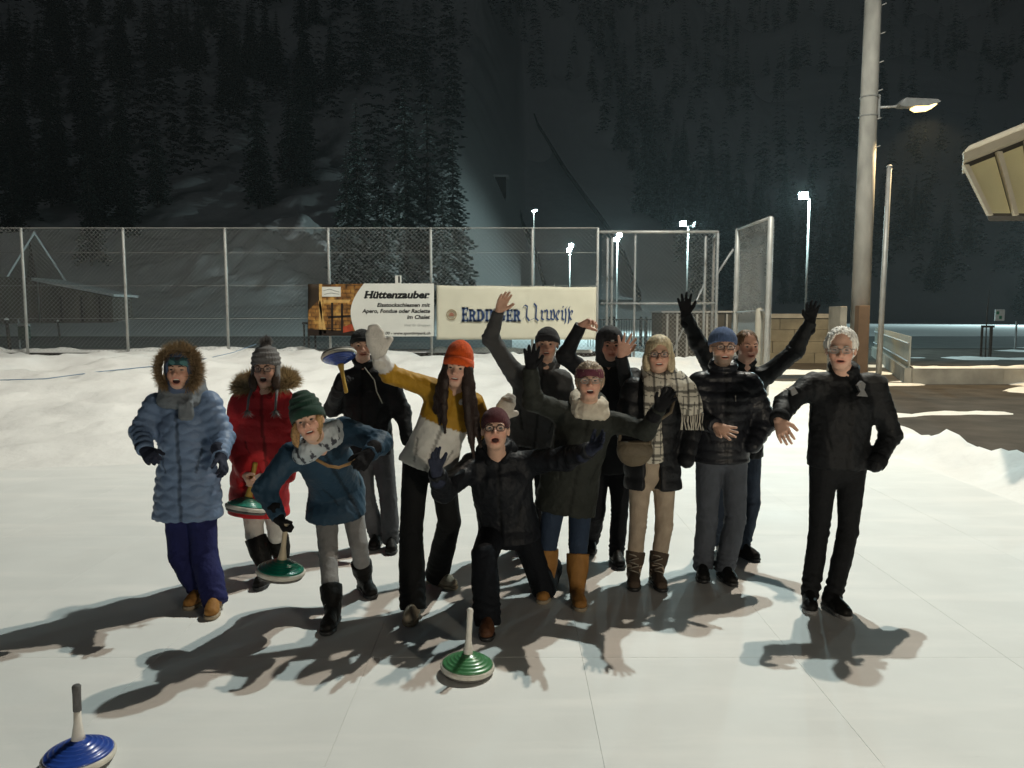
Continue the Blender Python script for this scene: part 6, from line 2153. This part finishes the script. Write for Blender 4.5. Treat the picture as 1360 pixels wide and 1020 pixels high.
# 9 behind, dark hood, hand open
P9_ = person(dict(label='person in dark hooded jacket behind the others, one fist up and one palm open', seed=9, face=(2, -4, 0), mouth=0.003, skin=(0.48, 0.26, 0.19),
    J=dict(head=(810, 458, 5.75), neck=(808, 486, 5.83), shR=(781, 498, 5.85), shL=(842, 501, 5.83), elR=(750, 473, 5.80), wrR=(771, 433, 5.70), elL=(838, 535, 5.62), wrL=(825, 474, 5.48),
           pelvis=(808, 598, 5.85), hem=(808, 626, 5.85), hipR=(795, 610, 5.85), hipL=(823, 610, 5.85), kneeR=(792, 682, 5.78), kneeL=(823, 682, 5.78)),
    footR=(784, 738, -8), footL=(825, 758, 4),
    coat=dict(name='jacket_night', col=(0.016, 0.018, 0.022), cw=0.20, hw=0.20, rough=0.6, fold=0.012, colup=0.02),
    trousers=dict(mat=cloth('trousers_night', (0.013, 0.014, 0.018))), boots=dict(mat=blk_l, h=0.10),
    handR=dict(kind='bare', tip=(790, 424, 5.64), n=(0.4, -0.7, -0.6), curl=0.75, spread=0.05, s=1.05), handL=dict(kind='bare', tip=(834, 444, 5.44), n=(0.1, 1, 0.15), curl=0.08, spread=0.75, s=1.1),
    hat=dict(name='grey_fleece', col=(0.045, 0.046, 0.05), th=0.010, cuffh=0.02, patch=True, cuff=False), hood=dict(over=True, mat=cloth('hood_night', (0.03, 0.032, 0.036)))))

# 10 plaid scarf, black down coat
P10_ = person(dict(label='person in glasses and plaid scarf, black down coat and beige trousers', seed=10, face=(-8, 3, 0), mouth=0.006, glasses='dark', squint=0.7, brow=(0.22, 0.17, 0.1),
    J=dict(head=(875, 471, 5.28), neck=(875, 502, 5.37), shR=(840, 515, 5.37), shL=(911, 516, 5.37), elR=(828, 562, 5.32), wrR=(837, 600, 5.16), elL=(921, 565, 5.37), wrL=(912, 612, 5.25),
           pelvis=(866, 615, 5.37), hem=(867, 648, 5.36), hipR=(851, 628, 5.37), hipL=(882, 628, 5.37), kneeR=(847, 698, 5.30), kneeL=(882, 698, 5.30)),
    footR=(842, 787, -8), footL=(881, 788, 4),
    coat=dict(name='down_coat_black', col=(0.016, 0.017, 0.020), cw=0.19, hw=0.205, cd=0.14, hd=0.15, quilt=0.10, puff=0.010, rough=0.45, fold=0.009, open=0.055),
    trousers=dict(mat=cloth('trousers_beige', (0.37, 0.30, 0.225)), r=(0.092, 0.070, 0.056), fold=0.007), boots=dict(mat=cloth('hiking_suede', (0.075, 0.055, 0.04)), h=0.15, sw=0.066, laces=lace_m),
    handR=dict(none=True), handL=dict(none=True),
    hair=[dict(style='cap', col=(0.50, 0.42, 0.27), th=0.018, line=0.098, part=0.012, rough=1.2), dict(style='long', col=(0.48, 0.40, 0.26), locks=[(-0.080, 0.0, 0.0, 0.10, 0.01, 0.022), (0.080, 0.0, 0.0, 0.12, 0.0, 0.024), (0.076, -0.03, 0.0, 0.13, 0.0, 0.025), (-0.076, -0.03, 0.0, 0.12, 0.0, 0.024)])]))
def plaid(V):
    nb, lat = P10_['nb'], P10_['lat']
    a = (V - nb) @ lat
    b = V[:, 2] - V[:, 1] * 0.6
    c = np.tile(np.array([0.55, 0.52, 0.44]), (len(V), 1))
    for q, per, w, k in ((a, 0.075, 0.018, 0.25), (b, 0.085, 0.020, 0.25), (a, 0.075, 0.005, 0.15), (b, 0.085, 0.005, 0.15)):
        off = 0.02 if k == 0.25 else 0.05
        m = np.abs(((q + off) % per) - per / 2) < w / 2
        c = np.where(m[:, None], c * k + 0.01, c)
    return c


nb = P10_['nb']; lt = P10_['lat']
endL = [nb + lt * 0.085 + [0, -0.10, 0.02], nb + lt * 0.145 + [0, -0.155, -0.04], nb + lt * 0.185 + [0, -0.175, -0.14], nb + lt * 0.20 + [0, -0.17, -0.22]]
endR = [nb - lt * 0.07 + [0, -0.10, 0.0], nb - lt * 0.075 + [0, -0.165, -0.10], nb - lt * 0.07 + [0, -0.185, -0.30], nb - lt * 0.05 + [0, -0.19, -0.56]]
sc_o = scarf(P10_, M('plaid_wool', (1, 1, 1), rough=0.9, attr=True, bump=0.5, bscale=160), ring=0.088, r=0.036, rings=2, ends=[(endL, 0.078, 0.022), (endR, 0.062, 0.016)], cols=plaid)
rg = np.random.RandomState(2)
for i in range(13):
    q = endL[-1] + lt * (-0.072 + 0.144 * i / 12) + np.array([0, -0.008 * rg.rand(), 0.0])
    tube_obj('fringe', [q, q + [0.004 * rg.randn(), 0, -0.06], q + [0.01 * rg.randn(), 0, -0.12]], 0.0045, cloth('fringe_wool', (0.42, 0.39, 0.33)), sc_o, 5)
# shoulder bag of that person
bag_m = cloth('bag_leather', (0.115, 0.092, 0.062), rough=0.6)
bc3 = W(843, 600, 5.12)
pr = [ell(bc3 + [0, 0, 0.01], (0.125, 0.055, 0.115), None, 0.02), cut(bc3 + [0, 0, 0.075], (0, 0, 1))]
V, F = surface(pr, 0.009)
N = vnormals(V, F)
bg_o = empty('shoulder_bag', tuple(bc3 - [0, 0, 0.095]), 'taupe leather shoulder bag hanging at the hip of the person in the plaid scarf', 'bag')
mesh_obj('bag_body', V + N * (0.006 * folds(V, 77))[:, None], F, bag_m, bg_o)
pr = [ell(bc3 + [0, -0.012, 0.012], (0.122, 0.050, 0.070), None, 0.02), cut(bc3 + [0, 0, 0.077], (0, 0, 1)), cut(bc3 + [0, 0, -0.03], (0, 0, -1))]
V, F = surface(pr, 0.009)
mesh_obj('flap', V, F, bag_m, bg_o)
tube_obj('strap', [bc3 + [0.10, 0.0, 0.06], bc3 + [0.13, -0.03, 0.20], nb + lt * 0.05 + [0, -0.18, -0.22], nb + lt * 0.13 + [0, -0.09, 0.0], nb + lt * 0.14 + [0, 0.03, 0.03]], 0.011, bag_m, bg_o, 6)
tube_obj('strap', [bc3 + [-0.11, 0.0, 0.05], bc3 + [-0.06, 0.16, 0.22], nb + [0, 0.16, -0.15], nb + lt * 0.12 + [0, 0.10, 0.01]], 0.011, bag_m, bg_o, 6)

# 11 blue beanie, beard
P11_ = person(dict(label='bearded person in blue beanie and black down jacket holding out one open hand', seed=11, face=(-4, 2, 0), mouth=0.008, glasses='dark', fat=0.006, hs=1.04, beard=(0.16, 0.12, 0.09), skin=(0.48, 0.28, 0.20), squint=0.6,
    J=dict(head=(960, 461, 5.40), neck=(960, 493, 5.47), shR=(928, 509, 5.47), shL=(995, 509, 5.47), elR=(921, 554, 5.40), wrR=(949, 565, 5.16), elL=(1016, 560, 5.46), wrL=(1000, 592, 5.34),
           pelvis=(957, 597, 5.47), hem=(957, 612, 5.47), hipR=(942, 605, 5.47), hipL=(974, 605, 5.47), kneeR=(939, 690, 5.40), kneeL=(977, 688, 5.40)),
    footR=(934, 776, -12), footL=(975, 780, 5),
    coat=dict(name='down_jacket_black', col=(0.016, 0.017, 0.023), cw=0.205, hw=0.205, cd=0.155, hd=0.155, quilt=0.068, puff=0.010, rough=0.4, spec=0.35, fold=0.008, sleeve=(0.088, 0.078, 0.054)),
    trousers=dict(mat=cloth('jeans_slate', (0.062, 0.070, 0.085)), r=(0.108, 0.086, 0.080), fold=0.009), boots=dict(mat=blk_l, h=0.08),
    handR=dict(kind='bare', tip=(983, 581, 5.04), n=(-0.1, -0.75, 0.5), curl=0.12, spread=0.45, s=1.08), handL=dict(none=True),
    hat=dict(name='denim_blue', col=(0.085, 0.135, 0.26), th=0.016, cuffh=0.022, ribs=30, cuff=False, up=0.016)))
sh_b = [P11_['nb'] + P11_['fw'] * 0.155 + P11_['lat'] * 0.05 + [0, 0, -0.16], P11_['nb'] + P11_['fw'] * 0.165 + P11_['lat'] * 0.05 + [0, 0, -0.20]]
tube_obj('zip_pull', sh_b, 0.004, steel_f, P11_['root'], 5)

# 12 behind, both arms up in a wide V
P12_ = person(dict(label='bareheaded person at the back with both gloved arms raised in a wide V', seed=12, face=(6, -2, 0), mouth=0.004, skin=(0.50, 0.27, 0.19), hs=1.02,
    J=dict(head=(992, 460, 5.95), neck=(988, 487, 6.03), shR=(953, 499, 6.03), shL=(1021, 496, 6.03), elR=(926, 454, 5.96), wrR=(911, 419, 5.92), elL=(1056, 466, 5.97), wrL=(1076, 428, 5.92),
           pelvis=(980, 590, 6.05), hem=(980, 606, 6.05), hipR=(966, 598, 6.05), hipL=(995, 598, 6.05), kneeR=(964, 668, 6.0), kneeL=(998, 668, 6.0)),
    footR=(962, 743, -10), footL=(1008, 747, 30),
    coat=dict(name='jacket_coal', col=(0.016, 0.018, 0.020), cw=0.20, hw=0.20, rough=0.6, fold=0.013),
    trousers=dict(mat=cloth('jeans_dark_blue', (0.030, 0.042, 0.065)), r=(0.10, 0.080, 0.074)), boots=dict(mat=blk_l, h=0.07),
    handR=dict(kind='glove', mat=glove_blk, tip=(907, 381, 5.88), n=(0.1, -1, 0), curl=0.1, spread=0.5, s=1.1), handL=dict(kind='glove', mat=glove_blk, tip=(1080, 399, 5.88), n=(-0.1, -1, 0), curl=0.2, spread=0.35, s=1.1),
    hair=[dict(style='cap', col=(0.13, 0.075, 0.035), th=0.006, line=0.098, fc=-0.01, ears=True)]))

# 13 white hair, dark jacket at the right
def paint13(V, c, sleeve, ts, as_, lt, K):
    top = (~sleeve | (as_ < 0.10)) & (ts < 0.04) & (np.abs(lt) > 0.10)
    return np.where(top[:, None], np.array([[0.045, 0.045, 0.045]]), c)


P13_ = person(dict(label='white-haired person in black jacket standing at the right with one hand held out', seed=13, face=(-24, -2, 0), mouth=0.005, teeth=False, hs=1.06, glasses='steel', skin=(0.50, 0.29, 0.21), brow=(0.4, 0.38, 0.34), squint=0.5,
    J=dict(head=(1117, 464, 4.90), neck=(1121, 497, 4.98), shR=(1080, 510, 4.98), shL=(1162, 511, 4.98), elR=(1044, 536, 4.90), wrR=(1034, 558, 4.72), elL=(1183, 577, 4.98), wrL=(1163, 617, 4.86),
           pelvis=(1112, 608, 4.98), hem=(1111, 621, 4.98), hipR=(1094, 622, 4.98), hipL=(1131, 622, 4.98), kneeR=(1088, 705, 4.90), kneeL=(1126, 707, 4.88)),
    footR=(1077, 818, -18), footL=(1128, 825, 10),
    coat=dict(name='blouson_black', col=(0.011, 0.012, 0.014), cw=0.205, hw=0.195, cd=0.15, hd=0.14, rough=0.6, fold=0.013, sleeve=(0.080, 0.070, 0.054), paint=paint13, cuffs=cloth('cuff_black', (0.011, 0.012, 0.014))),
    trousers=dict(mat=cloth('jeans_black', (0.016, 0.017, 0.019)), r=(0.102, 0.074, 0.064), fold=0.009), boots=dict(mat=blk_l, h=0.07, sole=cloth('sole_pale', (0.25, 0.25, 0.25))),
    handR=dict(kind='bare', tip=(1044, 584, 4.62), n=(0.6, 0.2, -0.7), curl=0.25, spread=0.2, s=1.08), handL=dict(none=True),
    hair=[dict(style='cap', col=(0.82, 0.80, 0.74), th=0.016, line=0.100, fc=0.012, fwid=0.070, ears=True, rough=1.8)]))
q13 = [W(u, v, 4.80) for u, v in ((1139, 512), (1145, 506), (1150, 510), (1148, 518), (1153, 527), (1138, 526), (1143, 520))]
mesh_obj('chest_emblem', [p for p in q13] + [p + np.array([0, 0.03, 0]) for p in q13], [tuple(range(7))] + [(i, i + 7, (i + 1) % 7 + 7, (i + 1) % 7) for i in range(7)], cloth('emblem_grey', (0.17, 0.17, 0.17)), P13_['root'], smooth=False)
q13 = [W(u, v, 4.83) for u, v in ((1050, 518), (1055, 514), (1060, 522), (1052, 526))]
mesh_obj('sleeve_emblem', [p for p in q13] + [p + np.array([0, 0.05, 0]) for p in q13], [tuple(range(4))] + [(i, i + 4, (i + 1) % 4 + 4, (i + 1) % 4) for i in range(4)], cloth('emblem_grey', (0.17, 0.17, 0.17)), P13_['root'], smooth=False)

# ------------------------------------------------------------------ night haze over the valley
hz = bpy.data.materials.new('haze_air')
hz.use_nodes = True
hn = hz.node_tree
for n in list(hn.nodes):
    if n.type != 'OUTPUT_MATERIAL':
        hn.nodes.remove(n)
pv = hn.nodes.new('ShaderNodeVolumePrincipled')
pv.inputs['Color'].default_value = (0.86, 0.93, 0.95, 1)
pv.inputs['Density'].default_value = 0.00035
pv.inputs['Anisotropy'].default_value = 0.2
hn.links.new(pv.outputs[0], [n for n in hn.nodes if n.type == 'OUTPUT_MATERIAL'][0].inputs['Volume'])
zmax = float(GZ.max()) + 40
hb = MB().box((-640, -60, -3), (640, 780, zmax)).build('haze', hz)
tag(hb, 'thin night haze filling the valley', 'haze', kind='stuff')
